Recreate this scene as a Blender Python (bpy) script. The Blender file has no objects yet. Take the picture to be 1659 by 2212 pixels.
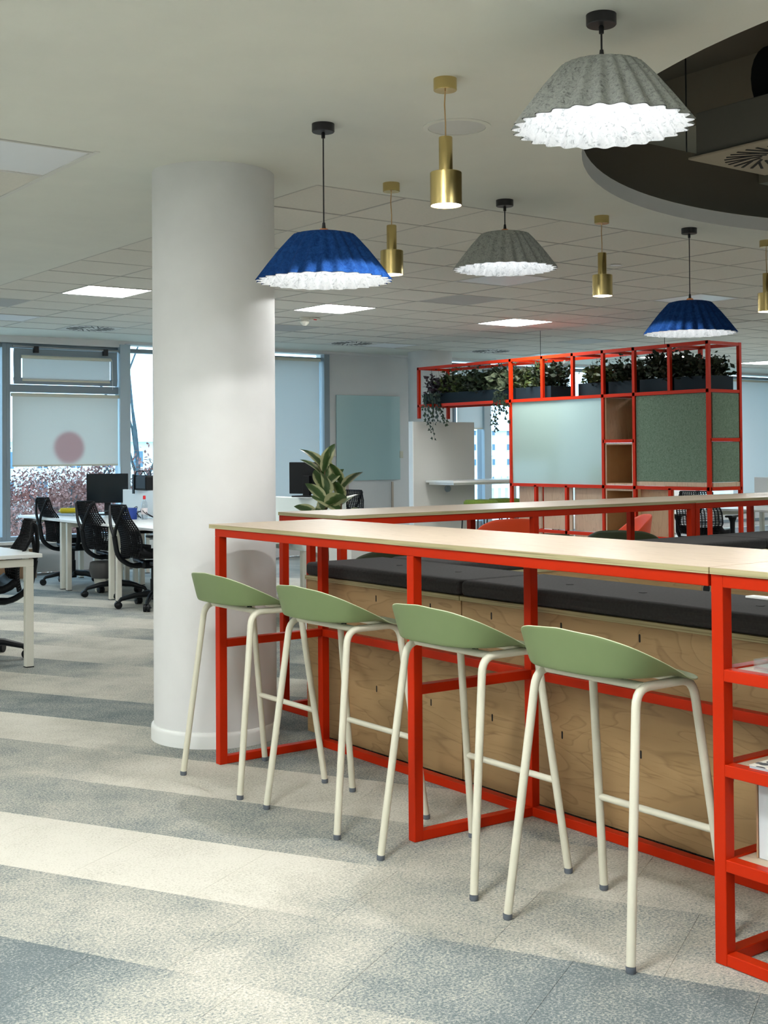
import bpy, bmesh, math, random
from math import sin, cos, pi, sqrt, atan2, radians, tan
from mathutils import Vector, Matrix
random.seed(7)
S = bpy.context.scene
COL = S.collection

# ---------------------------------------------------------------- camera
CAM_H = 1.434
F_PX, IMG_W, IMG_H = 2708.0, 1659.0, 2212.0
cam = bpy.data.cameras.new('camera')
cam.sensor_fit = 'VERTICAL'
cam.sensor_height = 36.0
cam.lens = F_PX / IMG_H * 36.0
cam.shift_y = -(1106.0 - 927.0) / IMG_H
cam.clip_start, cam.clip_end = 0.05, 900
camo = bpy.data.objects.new('camera', cam)
COL.objects.link(camo)
TH, PT, RO = 0.6394, 0.0185, -0.00712
fw = Vector((sin(TH) * cos(PT), cos(TH) * cos(PT), sin(PT)))
r0 = Vector((cos(TH), -sin(TH), 0))
u0 = r0.cross(fw)
rt = r0 * cos(RO) + u0 * sin(RO)
up = -r0 * sin(RO) + u0 * cos(RO)
m = Matrix((rt, up, -fw)).transposed().to_4x4()
m.translation = (0, 0, CAM_H)
camo.matrix_world = m
S.camera = camo

# ---------------------------------------------------------------- world, exposure
S.view_settings.view_transform = 'Standard'
S.view_settings.look = 'None'
S.view_settings.exposure = -0.08
S.view_settings.gamma = 1.0
S.view_settings.use_curve_mapping = False
W = bpy.data.worlds.new('overcast_sky')
S.world = W
W.use_nodes = True
bg = W.node_tree.nodes['Background']
bg.inputs[0].default_value = (0.54, 0.79, 1.0, 1)
bg.inputs[1].default_value = 5.0
PANEL_E = 50.0        # emission of the lit ceiling panels
DAY_E = 1.0

def area(name, loc, size, power, col, rot=(0, 0, 0), portal=False, parent=None):
    l = bpy.data.lights.new(name, 'AREA')
    l.shape = 'RECTANGLE'
    l.size, l.size_y = size
    l.energy = power
    l.color = col
    if portal:
        l.cycles.is_portal = True
    o = bpy.data.objects.new(name, l)
    o.location = loc
    o.rotation_euler = rot
    if parent: o.parent = parent
    COL.objects.link(o)
    return o

# daylight portals in the two glazed parts of the window wall
ZC = 2.867
WY = 14.8
for (x0, x1) in ((3.5, 9.9), (12.3, 17.0)):
    area('daylight_portal', ((x0 + x1) / 2, WY + 0.12, 1.6), (x1 - x0, 2.5), 1, (1, 1, 1), (-pi / 2, 0, 0), True)

# ---------------------------------------------------------------- helpers
class MB:
    def __init__(s): s.v = []; s.f = []
    def quad(s, a, b, c, d):
        n = len(s.v); s.v += [tuple(a), tuple(b), tuple(c), tuple(d)]; s.f.append((n, n + 1, n + 2, n + 3)); return s
    def box(s, x0, x1, y0, y1, z0, z1):
        n = len(s.v)
        s.v += [(x0, y0, z0), (x1, y0, z0), (x1, y1, z0), (x0, y1, z0), (x0, y0, z1), (x1, y0, z1), (x1, y1, z1), (x0, y1, z1)]
        s.f += [tuple(n + i for i in q) for q in ((3, 2, 1, 0), (4, 5, 6, 7), (0, 1, 5, 4), (1, 2, 6, 5), (2, 3, 7, 6), (3, 0, 4, 7))]
        return s
    def beam(s, p, q, w, h, upv=(0, 0, 1)):
        p = Vector(p); q = Vector(q); d = (q - p).normalized(); upv = Vector(upv)
        a = d.cross(upv)
        if a.length < 1e-4: a = d.cross(Vector((1, 0, 0)))
        a.normalize(); b = a.cross(d).normalized()
        n = len(s.v)
        for c in (p, q):
            for (i, j) in ((-1, -1), (1, -1), (1, 1), (-1, 1)):
                s.v.append(tuple(c + a * i * w / 2 + b * j * h / 2))
        s.f += [tuple(n + i for i in f) for f in ((3, 2, 1, 0), (4, 5, 6, 7), (0, 1, 5, 4), (1, 2, 6, 5), (2, 3, 7, 6), (3, 0, 4, 7))]
        return s
    def tube(s, pts, r, n=10, cap=True):
        P = [Vector(p) for p in pts]
        R = r if isinstance(r, (list, tuple)) else [r] * len(P)
        base = len(s.v); prev = None
        for i, p in enumerate(P):
            t = (P[min(i + 1, len(P) - 1)] - P[max(i - 1, 0)])
            if t.length < 1e-9: t = Vector((0, 0, 1))
            t.normalize()
            if prev is None:
                a = t.cross(Vector((0, 0, 1)))
                if a.length < 1e-3: a = t.cross(Vector((1, 0, 0)))
            else:
                a = prev - t * prev.dot(t)
            a.normalize(); prev = a; b = t.cross(a)
            for k in range(n):
                an = 2 * pi * k / n
                s.v.append(tuple(p + (a * cos(an) + b * sin(an)) * R[i]))
        for i in range(len(P) - 1):
            for k in range(n):
                k2 = (k + 1) % n
                s.f.append((base + i * n + k, base + i * n + k2, base + (i + 1) * n + k2, base + (i + 1) * n + k))
        if cap:
            s.f.append(tuple(base + k for k in range(n))[::-1])
            s.f.append(tuple(base + (len(P) - 1) * n + k for k in range(n)))
        return s
    def lathe(s, prof, c=(0, 0, 0), n=32, cap=True):
        base = len(s.v)
        for (r, z) in prof:
            for k in range(n):
                a = 2 * pi * k / n
                s.v.append((c[0] + r * cos(a), c[1] + r * sin(a), c[2] + z))
        for i in range(len(prof) - 1):
            for k in range(n):
                k2 = (k + 1) % n
                s.f.append((base + i * n + k, base + i * n + k2, base + (i + 1) * n + k2, base + (i + 1) * n + k))
        if cap:
            if prof[0][0] > 1e-6: s.f.append(tuple(base + k for k in range(n))[::-1])
            if prof[-1][0] > 1e-6: s.f.append(tuple(base + (len(prof) - 1) * n + k for k in range(n)))
        return s
    def mesh(s, name, mat, smooth=False):
        me = bpy.data.meshes.new(name)
        me.from_pydata(s.v, [], s.f)
        me.materials.append(mat)
        bm = bmesh.new(); bm.from_mesh(me)
        bmesh.ops.remove_doubles(bm, verts=bm.verts, dist=1e-6)
        bmesh.ops.recalc_face_normals(bm, faces=bm.faces)
        bm.to_mesh(me); bm.free()
        if smooth:
            for p in me.polygons: p.use_smooth = True
            try: me.set_sharp_from_angle(angle=radians(35))
            except Exception: pass
        me.update()
        return me
    def build(s, name, mat, parent=None, loc=None, smooth=False, bevel=0, rotz=0, kind=None):
        o = bpy.data.objects.new(name, s.mesh(name, mat, smooth))
        COL.objects.link(o)
        if parent: o.parent = parent
        if loc: o.location = loc
        if rotz: o.rotation_euler.z = rotz
        if bevel:
            b = o.modifiers.new('bevel', 'BEVEL'); b.width = bevel; b.segments = 2; b.limit_method = 'ANGLE'
        if kind: o['kind'] = kind
        return o

def fillet(pts, r, n=6):
    P = [Vector(p) for p in pts]; out = [P[0]]
    for i in range(1, len(P) - 1):
        a = (P[i - 1] - P[i]); b = (P[i + 1] - P[i])
        rr = min(r, a.length * .45, b.length * .45)
        s0 = P[i] + a.normalized() * rr; s1 = P[i] + b.normalized() * rr
        for k in range(n + 1):
            t = k / n
            out.append(s0 * (1 - t) ** 2 + P[i] * 2 * t * (1 - t) + s1 * t * t)
    out.append(P[-1])
    return out

def empty(name, label, cat, loc=(0, 0, 0), rz=0, group=None):
    o = bpy.data.objects.new(name, None); o.empty_display_size = .1
    COL.objects.link(o); o.location = loc; o.rotation_euler.z = rz
    o['label'] = label; o['category'] = cat
    if group: o['group'] = group
    return o
def tag(o, label, cat, group=None, kind=None):
    o['label'] = label; o['category'] = cat
    if group: o['group'] = group
    if kind: o['kind'] = kind
    return o
def struct(o):
    o['kind'] = 'structure'; return o
def dup(o, loc=None, rz=None, label=None, parent=None):
    c = o.copy(); COL.objects.link(c)
    if parent: c.parent = parent
    if loc is not None: c.location = loc
    if rz is not None: c.rotation_euler.z = rz
    if label: c['label'] = label
    for ch in list(o.children): dup(ch, parent=c)
    return c

# ---------------------------------------------------------------- materials
def mat(name, col, rough=.5, metal=0, spec=.5, coat=0):
    m = bpy.data.materials.new(name); m.use_nodes = True
    b = m.node_tree.nodes['Principled BSDF']
    b.inputs['Base Color'].default_value = (*col, 1)
    b.inputs['Roughness'].default_value = rough
    b.inputs['Metallic'].default_value = metal
    b.inputs['Specular IOR Level'].default_value = spec
    b.inputs['Coat Weight'].default_value = coat
    return m
def nodes(m):
    nt = m.node_tree; return nt, nt.nodes['Principled BSDF']
def N(nt, t, **k):
    n = nt.nodes.new(t)
    for a, v in k.items():
        if a.startswith('i_'): n.inputs[a[2:].replace('_', ' ')].default_value = v
        else: setattr(n, a, v)
    return n
def ramp(nt, stops, fac):
    r = nt.nodes.new('ShaderNodeValToRGB')
    e = r.color_ramp.elements
    while len(e) < len(stops): e.new(.5)
    for i, (p, c) in enumerate(stops):
        e[i].position = p; e[i].color = (*c, 1) if len(c) == 3 else c
    nt.links.new(fac, r.inputs[0]); return r
def noisy(name, c1, c2, scale=8, rough=.5, bump=0, stretch=(1, 1, 1), coord='Object', detail=4, lo=.35, hi=.65, bscale=None, metal=0, spec=.5):
    m = mat(name, c1, rough, metal, spec); nt, b = nodes(m)
    tc = N(nt, 'ShaderNodeTexCoord'); mp = N(nt, 'ShaderNodeMapping'); mp.inputs['Scale'].default_value = stretch
    nt.links.new(tc.outputs[coord], mp.inputs[0])
    nz = N(nt, 'ShaderNodeTexNoise', i_Scale=scale, i_Detail=detail)
    nt.links.new(mp.outputs[0], nz.inputs[0])
    r = ramp(nt, [(lo, c1), (hi, c2)], nz.outputs[0])
    nt.links.new(r.outputs[0], b.inputs['Base Color'])
    if bump:
        n2 = nz
        if bscale:
            n2 = N(nt, 'ShaderNodeTexNoise', i_Scale=bscale, i_Detail=2); nt.links.new(mp.outputs[0], n2.inputs[0])
        bp = N(nt, 'ShaderNodeBump', i_Strength=bump, i_Distance=.003)
        nt.links.new(n2.outputs[0], bp.inputs['Height']); nt.links.new(bp.outputs[0], b.inputs['Normal'])
    return m
def emis(name, col, e):
    m = bpy.data.materials.new(name); m.use_nodes = True
    nt = m.node_tree; nt.nodes.clear()
    o = N(nt, 'ShaderNodeOutputMaterial'); em = N(nt, 'ShaderNodeEmission')
    em.inputs[0].default_value = (*col, 1); em.inputs[1].default_value = e
    nt.links.new(em.outputs[0], o.inputs[0]); return m

M = {}
M['plaster'] = noisy('ceiling_plaster', (.69, .715, .66), (.72, .745, .685), 3, .9, .05, bscale=60)
M['wallpaint'] = noisy('wall_paint', (.74, .76, .76), (.78, .79, .79), 2, .85, .04, bscale=80)
M['column'] = noisy('column_paint', (.70, .715, .72), (.735, .75, .755), 5, .75, .08, bscale=40)
M['tile'] = noisy('ceiling_tile_mineral', (.66, .66, .60), (.70, .69, .63), 60, .95, .1)
M['tilegap'] = mat('ceiling_grid_shadow', (.16, .16, .15), .9)
M['tbar'] = mat('ceiling_tbar', (.66, .67, .64), .6)
M['perf'] = mat('perforated_metal', (.40, .41, .40), .6)
M['offpanel'] = mat('unlit_diffuser', (.80, .83, .86), .35)
M['dark'] = mat('dark_soffit', (.15, .12, .082), .9)
M['dark2'] = mat('dark_soffit_light', (.30, .245, .17), .9)
M['duct'] = mat('duct_metal', (.11, .105, .085), .7)
M['void'] = mat('black_void', (.01, .01, .01), .9)
M['red'] = mat('red_powder_coat', (.50, .022, .002), .42, 0, .15)
M['blackmetal'] = mat('black_metal', (.012, .012, .014), .45)
M['blackplastic'] = mat('black_plastic', (.006, .008, .010), .5, 0, .25)
M['blackmesh'] = mat('black_suspension', (.006, .007, .009), .6, 0, .2)
M['cream'] = mat('cream_powder_coat', (.66, .645, .53), .35)
M['cap'] = mat('grey_foot_cap', (.12, .14, .17), .6)
M['green'] = noisy('sage_green_plastic', (.145, .20, .085), (.155, .212, .092), 6, .48, .03, bscale=300)
M['olive'] = mat('olive_plastic', (.035, .050, .022), .5)
M['orange'] = mat('orange_red_shell', (.75, .065, .010), .5)
M['charcoal'] = noisy('charcoal_fabric', (.030, .030, .031), (.042, .041, .042), 90, .95, .2, bscale=600)
M['white'] = mat('white_laminate', (.80, .83, .82), .35)
M['offwhite'] = mat('offwhite_metal', (.70, .70, .62), .4)
M['winframe'] = mat('window_aluminium', (.24, .30, .34), .45)
M['copper'] = mat('copper_fitting', (.80, .30, .12), .3, .9)
M['brasscord'] = mat('gold_fabric_cord', (.50, .32, .14), .6)
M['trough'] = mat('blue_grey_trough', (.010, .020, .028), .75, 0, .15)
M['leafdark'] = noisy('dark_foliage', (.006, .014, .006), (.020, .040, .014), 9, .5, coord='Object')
M['leafmix'] = noisy('mixed_foliage', (.02, .035, .012), (.07, .10, .022), 12, .5, coord='Object')
M['leafpale'] = noisy('pale_foliage', (.035, .06, .03), (.14, .17, .10), 20, .5)
M['plum'] = noisy('plum_foliage', (.015, .010, .016), (.05, .03, .05), 12, .6)
M['bark'] = noisy('bark', (.10, .07, .04), (.22, .14, .08), 12, .9)
M['treebark'] = noisy('tree_bark', (.030, .055, .065), (.06, .09, .10), 6, .9)
M['rust'] = noisy('russet_leaves', (.17, .07, .055), (.34, .17, .14), 3, .8)
M['facade'] = noisy('white_render', (.72, .78, .80), (.78, .83, .84), 1, .9)
M['winfar'] = mat('far_window', (.10, .20, .28), .3)
M['cardboard'] = noisy('cardboard', (.30, .18, .10), (.36, .22, .13), 5, .9)
M['grass'] = noisy('ground_outside', (.3, .33, .25), (.4, .4, .35), .5, .95)
M['gsw'] = mat('glass_board', (.46, .66, .68), .2, 0, .4, .2)
M['bluebox'] = mat('blue_box', (.02, .06, .30), .5)
M['yellow'] = mat('yellow_case', (.75, .60, .02), .5)
M['redcap'] = mat('red_cap', (.7, .02, .03), .4)
M['lime'] = noisy('lime_fabric', (.13, .20, .025), (.17, .25, .035), 60, .9)
M['smoke'] = mat('detector_plastic', (.72, .72, .64), .5)

def glass(name, col=(1, 1, 1), rough=0, alpha=.12):
    m = bpy.data.materials.new(name); m.use_nodes = True; nt = m.node_tree; nt.nodes.clear()
    o = N(nt, 'ShaderNodeOutputMaterial'); t = N(nt, 'ShaderNodeBsdfTransparent'); g = N(nt, 'ShaderNodeBsdfGlossy')
    t.inputs[0].default_value = (*col, 1); g.inputs['Roughness'].default_value = .02
    mx = N(nt, 'ShaderNodeMixShader'); mx.inputs[0].default_value = alpha
    nt.links.new(t.outputs[0], mx.inputs[1]); nt.links.new(g.outputs[0], mx.inputs[2]); nt.links.new(mx.outputs[0], o.inputs[0])
    return m
M['glass'] = glass('window_glass', (.93, .97, 1), 0, .05)
M['clear'] = glass('clear_plastic', (.92, .95, .97), 0, .18)
M['wrap'] = glass('plastic_wrap', (.9, .92, .93), 0, .25)

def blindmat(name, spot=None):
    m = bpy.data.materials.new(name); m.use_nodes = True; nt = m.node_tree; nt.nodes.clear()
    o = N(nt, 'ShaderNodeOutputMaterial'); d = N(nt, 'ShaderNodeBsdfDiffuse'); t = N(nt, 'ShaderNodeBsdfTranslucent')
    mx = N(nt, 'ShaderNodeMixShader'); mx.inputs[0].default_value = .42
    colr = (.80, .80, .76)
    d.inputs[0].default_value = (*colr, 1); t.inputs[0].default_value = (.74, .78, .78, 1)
    if spot:   # backlit red disc behind the blind, painted into its colour as soft pink
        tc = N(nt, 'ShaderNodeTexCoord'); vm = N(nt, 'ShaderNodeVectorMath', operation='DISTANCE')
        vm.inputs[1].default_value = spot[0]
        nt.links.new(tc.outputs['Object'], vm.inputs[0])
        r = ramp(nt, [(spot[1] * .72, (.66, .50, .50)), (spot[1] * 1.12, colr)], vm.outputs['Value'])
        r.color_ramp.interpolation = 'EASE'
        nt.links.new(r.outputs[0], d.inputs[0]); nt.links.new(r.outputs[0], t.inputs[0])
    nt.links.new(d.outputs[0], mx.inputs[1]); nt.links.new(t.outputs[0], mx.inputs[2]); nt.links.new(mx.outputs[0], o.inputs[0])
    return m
M['blind'] = blindmat('roller_blind_fabric')

def woodmat(name, c1, c2, c3, axis=1, scale=1.0, rough=.45, fig=1.0):
    """wood veneer: long figured grain along one object axis plus short dark flecks"""
    m = mat(name, c1, rough); nt, b = nodes(m)
    tc = N(nt, 'ShaderNodeTexCoord'); mp = N(nt, 'ShaderNodeMapping')
    st = [7.0, 7.0, 7.0]; st[axis] = 1.5
    mp.inputs['Scale'].default_value = [a * scale for a in st]
    nt.links.new(tc.outputs['Object'], mp.inputs[0])
    nz = N(nt, 'ShaderNodeTexNoise', i_Scale=1.0, i_Detail=1.5, i_Distortion=.6)
    nt.links.new(mp.outputs[0], nz.inputs[0])
    mul = N(nt, 'ShaderNodeMath', operation='MULTIPLY'); mul.inputs[1].default_value = 9.0 * fig
    nt.links.new(nz.outputs[0], mul.inputs[0])
    fr = N(nt, 'ShaderNodeMath', operation='FRACT'); nt.links.new(mul.outputs[0], fr.inputs[0])
    r = ramp(nt, [(0, c1), (.82, c2), (.93, c3), (1.0, c1)], fr.outputs[0])
    mp2 = N(nt, 'ShaderNodeMapping'); s2 = [90, 90, 90]; s2[axis] = 6
    mp2.inputs['Scale'].default_value = s2
    nt.links.new(tc.outputs['Object'], mp2.inputs[0])
    n2 = N(nt, 'ShaderNodeTexNoise', i_Scale=1.0, i_Detail=3)
    nt.links.new(mp2.outputs[0], n2.inputs[0])
    r2 = ramp(nt, [(.30, (.62, .55, .48)), (.42, (1, 1, 1))], n2.outputs[0])
    mix = N(nt, 'ShaderNodeMix', data_type='RGBA', blend_type='MULTIPLY'); mix.inputs[0].default_value = .55
    nt.links.new(r.outputs[0], mix.inputs[6]); nt.links.new(r2.outputs[0], mix.inputs[7])
    nt.links.new(mix.outputs[2], b.inputs['Base Color'])
    return m
M['birch'] = woodmat('birch_plywood', (.40, .265, .125), (.375, .245, .112), (.30, .19, .085), 1, 1.0, .5, 1.0)
M['birchx'] = woodmat('birch_plywood_cross', (.47, .30, .135), (.44, .28, .12), (.37, .23, .095), 0, 1.0, .5, 1.0)
M['oak'] = woodmat('pale_oak_veneer', (.56, .455, .34), (.54, .435, .32), (.49, .39, .285), 1, 1.6, .38, .7)
M['oakx'] = woodmat('pale_oak_veneer_cross', (.56, .47, .37), (.54, .45, .35), (.49, .40, .31), 0, 1.6, .30, .7)
M['veneer'] = woodmat('tan_veneer', (.46, .30, .17), (.44, .28, .16), (.38, .24, .13), 2, 1.6, .5, .6)
M['veneerpale'] = woodmat('pale_tan_veneer', (.58, .43, .30), (.55, .40, .28), (.49, .36, .25), 2, 1.6, .5, .6)
M['mdf'] = noisy('tan_box_board', (.46, .27, .12), (.50, .30, .14), 8, .7)
def edgemat():
    m = mat('plywood_edge', (.5, .45, .28), .6); nt, b = nodes(m)
    tc = N(nt, 'ShaderNodeTexCoord'); mp = N(nt, 'ShaderNodeMapping'); mp.inputs['Scale'].default_value = (2, 2, 190)
    nt.links.new(tc.outputs['Object'], mp.inputs[0])
    nz = N(nt, 'ShaderNodeTexNoise', i_Scale=1.0, i_Detail=3); nt.links.new(mp.outputs[0], nz.inputs[0])
    r = ramp(nt, [(.36, (.24, .20, .10)), (.46, (.42, .37, .20)), (.7, (.48, .43, .25))], nz.outputs[0])
    nt.links.new(r.outputs[0], b.inputs['Base Color']); return m
M['edge'] = edgemat()
def brassmat():
    m = mat('brushed_brass', (.60, .47, .20), .27, 1.0)
    m.node_tree.nodes['Principled BSDF'].inputs['Anisotropic'].default_value = .6
    return m
M['brass'] = brassmat()
def feltmat(name, a, bcol, c, scale=26):
    m = mat(name, a, .95, 0, .1); nt, b = nodes(m)
    tc = N(nt, 'ShaderNodeTexCoord')
    n1 = N(nt, 'ShaderNodeTexNoise', i_Scale=float(scale), i_Detail=6, i_Roughness=.75, i_Distortion=1.2); nt.links.new(tc.outputs['Object'], n1.inputs[0])
    r = ramp(nt, [(.36, a), (.46, bcol), (.62, c)], n1.outputs[0]); nt.links.new(r.outputs[0], b.inputs['Base Color'])
    n2 = N(nt, 'ShaderNodeTexNoise', i_Scale=220.0, i_Detail=2); nt.links.new(tc.outputs['Object'], n2.inputs[0])
    bp = N(nt, 'ShaderNodeBump', i_Strength=.35, i_Distance=.002); nt.links.new(n2.outputs[0], bp.inputs['Height']); nt.links.new(bp.outputs[0], b.inputs['Normal'])
    return m
M['feltgrey'] = feltmat('grey_felt', (.17, .18, .172), (.33, .35, .335), (.43, .45, .425), 70)
M['feltblue'] = feltmat('blue_felt', (.007, .036, .15), (.010, .048, .19), (.018, .075, .26), 45)
M['feltwhite'] = feltmat('white_felt_lining', (.40, .42, .43), (.74, .76, .77), (.82, .83, .84), 40)
M['feltgreen'] = feltmat('green_felt', (.085, .13, .095), (.135, .20, .145), (.19, .26, .20), 60)
def carpetmat():
    m = mat('carpet_tile_pile', (.4, .4, .38), .97, 0, .05); nt, b = nodes(m)
    tc = N(nt, 'ShaderNodeTexCoord'); geo = N(nt, 'ShaderNodeNewGeometry')
    A = N(nt, 'ShaderNodeAttribute', attribute_type='OBJECT', attribute_name='tone_a')
    B = N(nt, 'ShaderNodeAttribute', attribute_type='OBJECT', attribute_name='tone_b')
    sx = N(nt, 'ShaderNodeSeparateXYZ'); nt.links.new(tc.outputs['Generated'], sx.inputs[0])
    mr = N(nt, 'ShaderNodeMapRange', interpolation_type='LINEAR'); nt.links.new(sx.outputs['X'], mr.inputs[0])
    mx = N(nt, 'ShaderNodeMix', data_type='FLOAT'); nt.links.new(mr.outputs[0], mx.inputs[0])
    nt.links.new(A.outputs['Fac'], mx.inputs[2]); nt.links.new(B.outputs['Fac'], mx.inputs[3])
    mp = N(nt, 'ShaderNodeMapping'); mp.inputs['Rotation'].default_value = (0, 0, radians(61.5)); mp.inputs['Scale'].default_value = (1, 1, 1)
    nt.links.new(geo.outputs['Position'], mp.inputs[0])
    n1 = N(nt, 'ShaderNodeTexNoise', i_Scale=3.2, i_Detail=6, i_Roughness=.62); nt.links.new(mp.outputs[0], n1.inputs[0])
    n2 = N(nt, 'ShaderNodeTexNoise', i_Scale=120.0, i_Detail=3, i_Roughness=.8); nt.links.new(geo.outputs['Position'], n2.inputs[0])
    n3 = N(nt, 'ShaderNodeTexNoise', i_Scale=45.0, i_Detail=3, i_Roughness=.7); nt.links.new(geo.outputs['Position'], n3.inputs[0])
    def madd(x, k, y):
        s_ = N(nt, 'ShaderNodeMath', operation='SUBTRACT'); nt.links.new(x, s_.inputs[0]); s_.inputs[1].default_value = .5
        a = N(nt, 'ShaderNodeMath', operation='MULTIPLY_ADD'); nt.links.new(s_.outputs[0], a.inputs[0]); a.inputs[1].default_value = k
        nt.links.new(y, a.inputs[2]); return a.outputs[0]
    v = madd(n1.outputs[0], .90, mx.outputs[0])
    v = madd(n3.outputs[0], .40, v)
    v = madd(n2.outputs[0], 2.3, v)
    r = ramp(nt, [(0, (.13, .16, .17)), (.22, (.23, .26, .26)), (.42, (.36, .365, .33)), (.62, (.48, .465, .405)), (.80, (.57, .555, .49)), (1, (.64, .625, .56))], v)
    nt.links.new(r.outputs[0], b.inputs['Base Color'])
    bp = N(nt, 'ShaderNodeBump', i_Strength=.5, i_Distance=.004); nt.links.new(n2.outputs[0], bp.inputs['Height']); nt.links.new(bp.outputs[0], b.inputs['Normal'])
    return m
M['carpet'] = carpetmat()
def ficusmat():
    m = mat('variegated_leaf', (.1, .2, .05), .35); nt, b = nodes(m)
    tc = N(nt, 'ShaderNodeTexCoord'); sx = N(nt, 'ShaderNodeSeparateXYZ'); nt.links.new(tc.outputs['Object'], sx.inputs[0])
    ab = N(nt, 'ShaderNodeMath', operation='ABSOLUTE'); nt.links.new(sx.outputs['Y'], ab.inputs[0])
    nz = N(nt, 'ShaderNodeTexNoise', i_Scale=22.0, i_Detail=2); nt.links.new(tc.outputs['Object'], nz.inputs[0])
    a = N(nt, 'ShaderNodeMath', operation='MULTIPLY_ADD'); nt.links.new(nz.outputs[0], a.inputs[0]); a.inputs[1].default_value = .030; nt.links.new(ab.outputs[0], a.inputs[2])
    r = ramp(nt, [(.0, (.26, .34, .12)), (.006, (.035, .085, .022)), (.042, (.07, .13, .04)), (.050, (.50, .52, .30)), (1, (.50, .52, .30))], a.outputs[0])
    # widen the ramp domain
    mul = N(nt, 'ShaderNodeMath', operation='MULTIPLY'); mul.inputs[1].default_value = 1.0
    nt.links.new(a.outputs[0], mul.inputs[0]); nt.links.new(mul.outputs[0], r.inputs[0])
    nt.links.new(r.outputs[0], b.inputs['Base Color']); return m
M['ficus'] = ficusmat()
M['lit'] = emis('lit_panel_diffuser', (1.0, 1.0, .99), PANEL_E)
M['bulb'] = emis('bulb_glow', (.93, .97, 1.0), 4)
M['spotglow'] = emis('spot_lens_glow', (.97, 1.0, .99), 14)

# ---------------------------------------------------------------- floor
floor = struct(MB().box(-7, 24, -6, WY, -.12, -.006).build('floor', mat('subfloor', (.2, .2, .2), .9)))
AN = radians(-61.5)
EU = Vector((cos(AN), sin(AN), 0)); EV = Vector((-sin(AN), cos(AN), 0))
TV, TU = .51, 1.02
V0 = 2.93
# tone of the dyed carpet planks, row by row, as keypoints (distance along the row, tone)
ROWS = {
 -1: [(-3, 0.02), (-2.35, .03), (-2.15, .25), (-1.9, .62), (-1.5, .52), (-1.0, .35), (-.4, .2)],
 0: [(-3.3, .40), (-2.9, .38), (-2.4, .45), (-1.9, .55), (-1.65, .50), (-1.42, .30), (-1.3, .10), (-.8, .12), (-.3, .18)],
 1: [(-4.2, 1.0), (-3.2, .98), (-2.4, 1.0), (-2.05, .88), (-1.9, .55), (-1.6, .45), (-1.0, .52), (-.4, .45)],
 2: [(-4.3, .42), (-3.7, .40), (-2.5, .36), (-1.9, .40), (-1.5, .55), (-1.3, .70), (-.9, .70), (-.4, .6)],
 3: [(-5, .35), (-4.2, .42), (-3.75, .46), (-3.45, .80), (-3.0, .82), (-2.4, .76), (-1.8, .6), (-1, .3)],
 4: [(-6, .86), (-4.7, .88), (-4.2, .86), (-3.9, .52), (-3.5, .34), (-2.6, .28), (-2, .4)],
 5: [(-6, .20), (-5.2, .22), (-4.2, .18), (-3, .3)],
 6: [(-6.5, .72), (-5.4, .66), (-4.6, .62), (-3.6, .3)],
 7: [(-7, .25), (-5.5, .26), (-4.9, .70), (-4, .7)],
 8: [(-7, .80), (-6.4, .84), (-5.6, .80), (-5.2, .35), (-4.3, .28)],
 9: [(-8, .28), (-6.8, .34), (-5.9, .75), (-5.2, .70), (-4.6, .3)],
 10: [(-8, .78), (-6.8, .76), (-5.9, .3), (-4.6, .3)],
}
def tone(row, u):
    k = ROWS.get(row)
    if k and k[0][0] - .6 <= u <= k[-1][0] + .4:
        if u <= k[0][0]: return k[0][1]
        for (a, b) in zip(k, k[1:]):
            if u <= b[0]: return a[1] + (b[1] - a[1]) * (u - a[0]) / (b[0] - a[0])
        return k[-1][1]
    q = random.Random(row * 7919 + int(math.floor(u / 1.7)) * 104729)
    base = .66 if (row % 2) else .34
    return max(0, min(1, base + q.uniform(-.22, .22)))
tiles = []
HT = TU / 2
for r in range(-8, 36):
    for c in range(-34, 22):
        off = (r % 2) * HT / 2
        u = c * HT + off; v = V0 + r * TV
        P = EU * (u + HT / 2) + EV * (v + TV / 2)
        if not (-6.5 < P.x < 23.5 and -5.5 < P.y < WY - .3): continue
        tiles.append((P, u, v, r))
def depth(P): return P.x * fw.x + P.y * fw.y
def seen(P):
    d = depth(P)
    if d < 2.6: return False
    x = 829.5 + F_PX * (P.x * rt.x + P.y * rt.y) / d
    return -250 < x < 1900
vis = sorted([t for t in tiles if seen(t[0])], key=lambda t: depth(t[0]))
rest = [t for t in tiles if not seen(t[0])] + vis[290:]
g = .0006
tm = MB().box(g, HT - g, g, TV - g, -.006, 0).mesh('carpet_tile', M['carpet'])
for (P, u, v, r) in vis[:290]:
    o = bpy.data.objects.new('carpet_tile', tm); COL.objects.link(o); o.parent = floor
    o.location = EU * u + EV * v; o.rotation_euler.z = AN
    o['tone_a'] = float(tone(r, u)); o['tone_b'] = float(tone(r, u + HT))
mbf = MB()
MC = mat('carpet_far_pile', (.4, .4, .38), .97, 0, .05)
nt, b = nodes(MC)
geo = N(nt, 'ShaderNodeNewGeometry')
mp = N(nt, 'ShaderNodeMapping', vector_type='POINT'); mp.inputs['Rotation'].default_value = (0, 0, radians(61.5)); nt.links.new(geo.outputs['Position'], mp.inputs[0])
sx = N(nt, 'ShaderNodeSeparateXYZ'); nt.links.new(mp.outputs[0], sx.inputs[0])
sub = N(nt, 'ShaderNodeMath', operation='SUBTRACT'); nt.links.new(sx.outputs['Y'], sub.inputs[0]); sub.inputs[1].default_value = V0
dv = N(nt, 'ShaderNodeMath', operation='DIVIDE'); nt.links.new(sub.outputs[0], dv.inputs[0]); dv.inputs[1].default_value = TV
fl = N(nt, 'ShaderNodeMath', operation='FLOOR'); nt.links.new(dv.outputs[0], fl.inputs[0])
cb = N(nt, 'ShaderNodeCombineXYZ')
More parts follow.
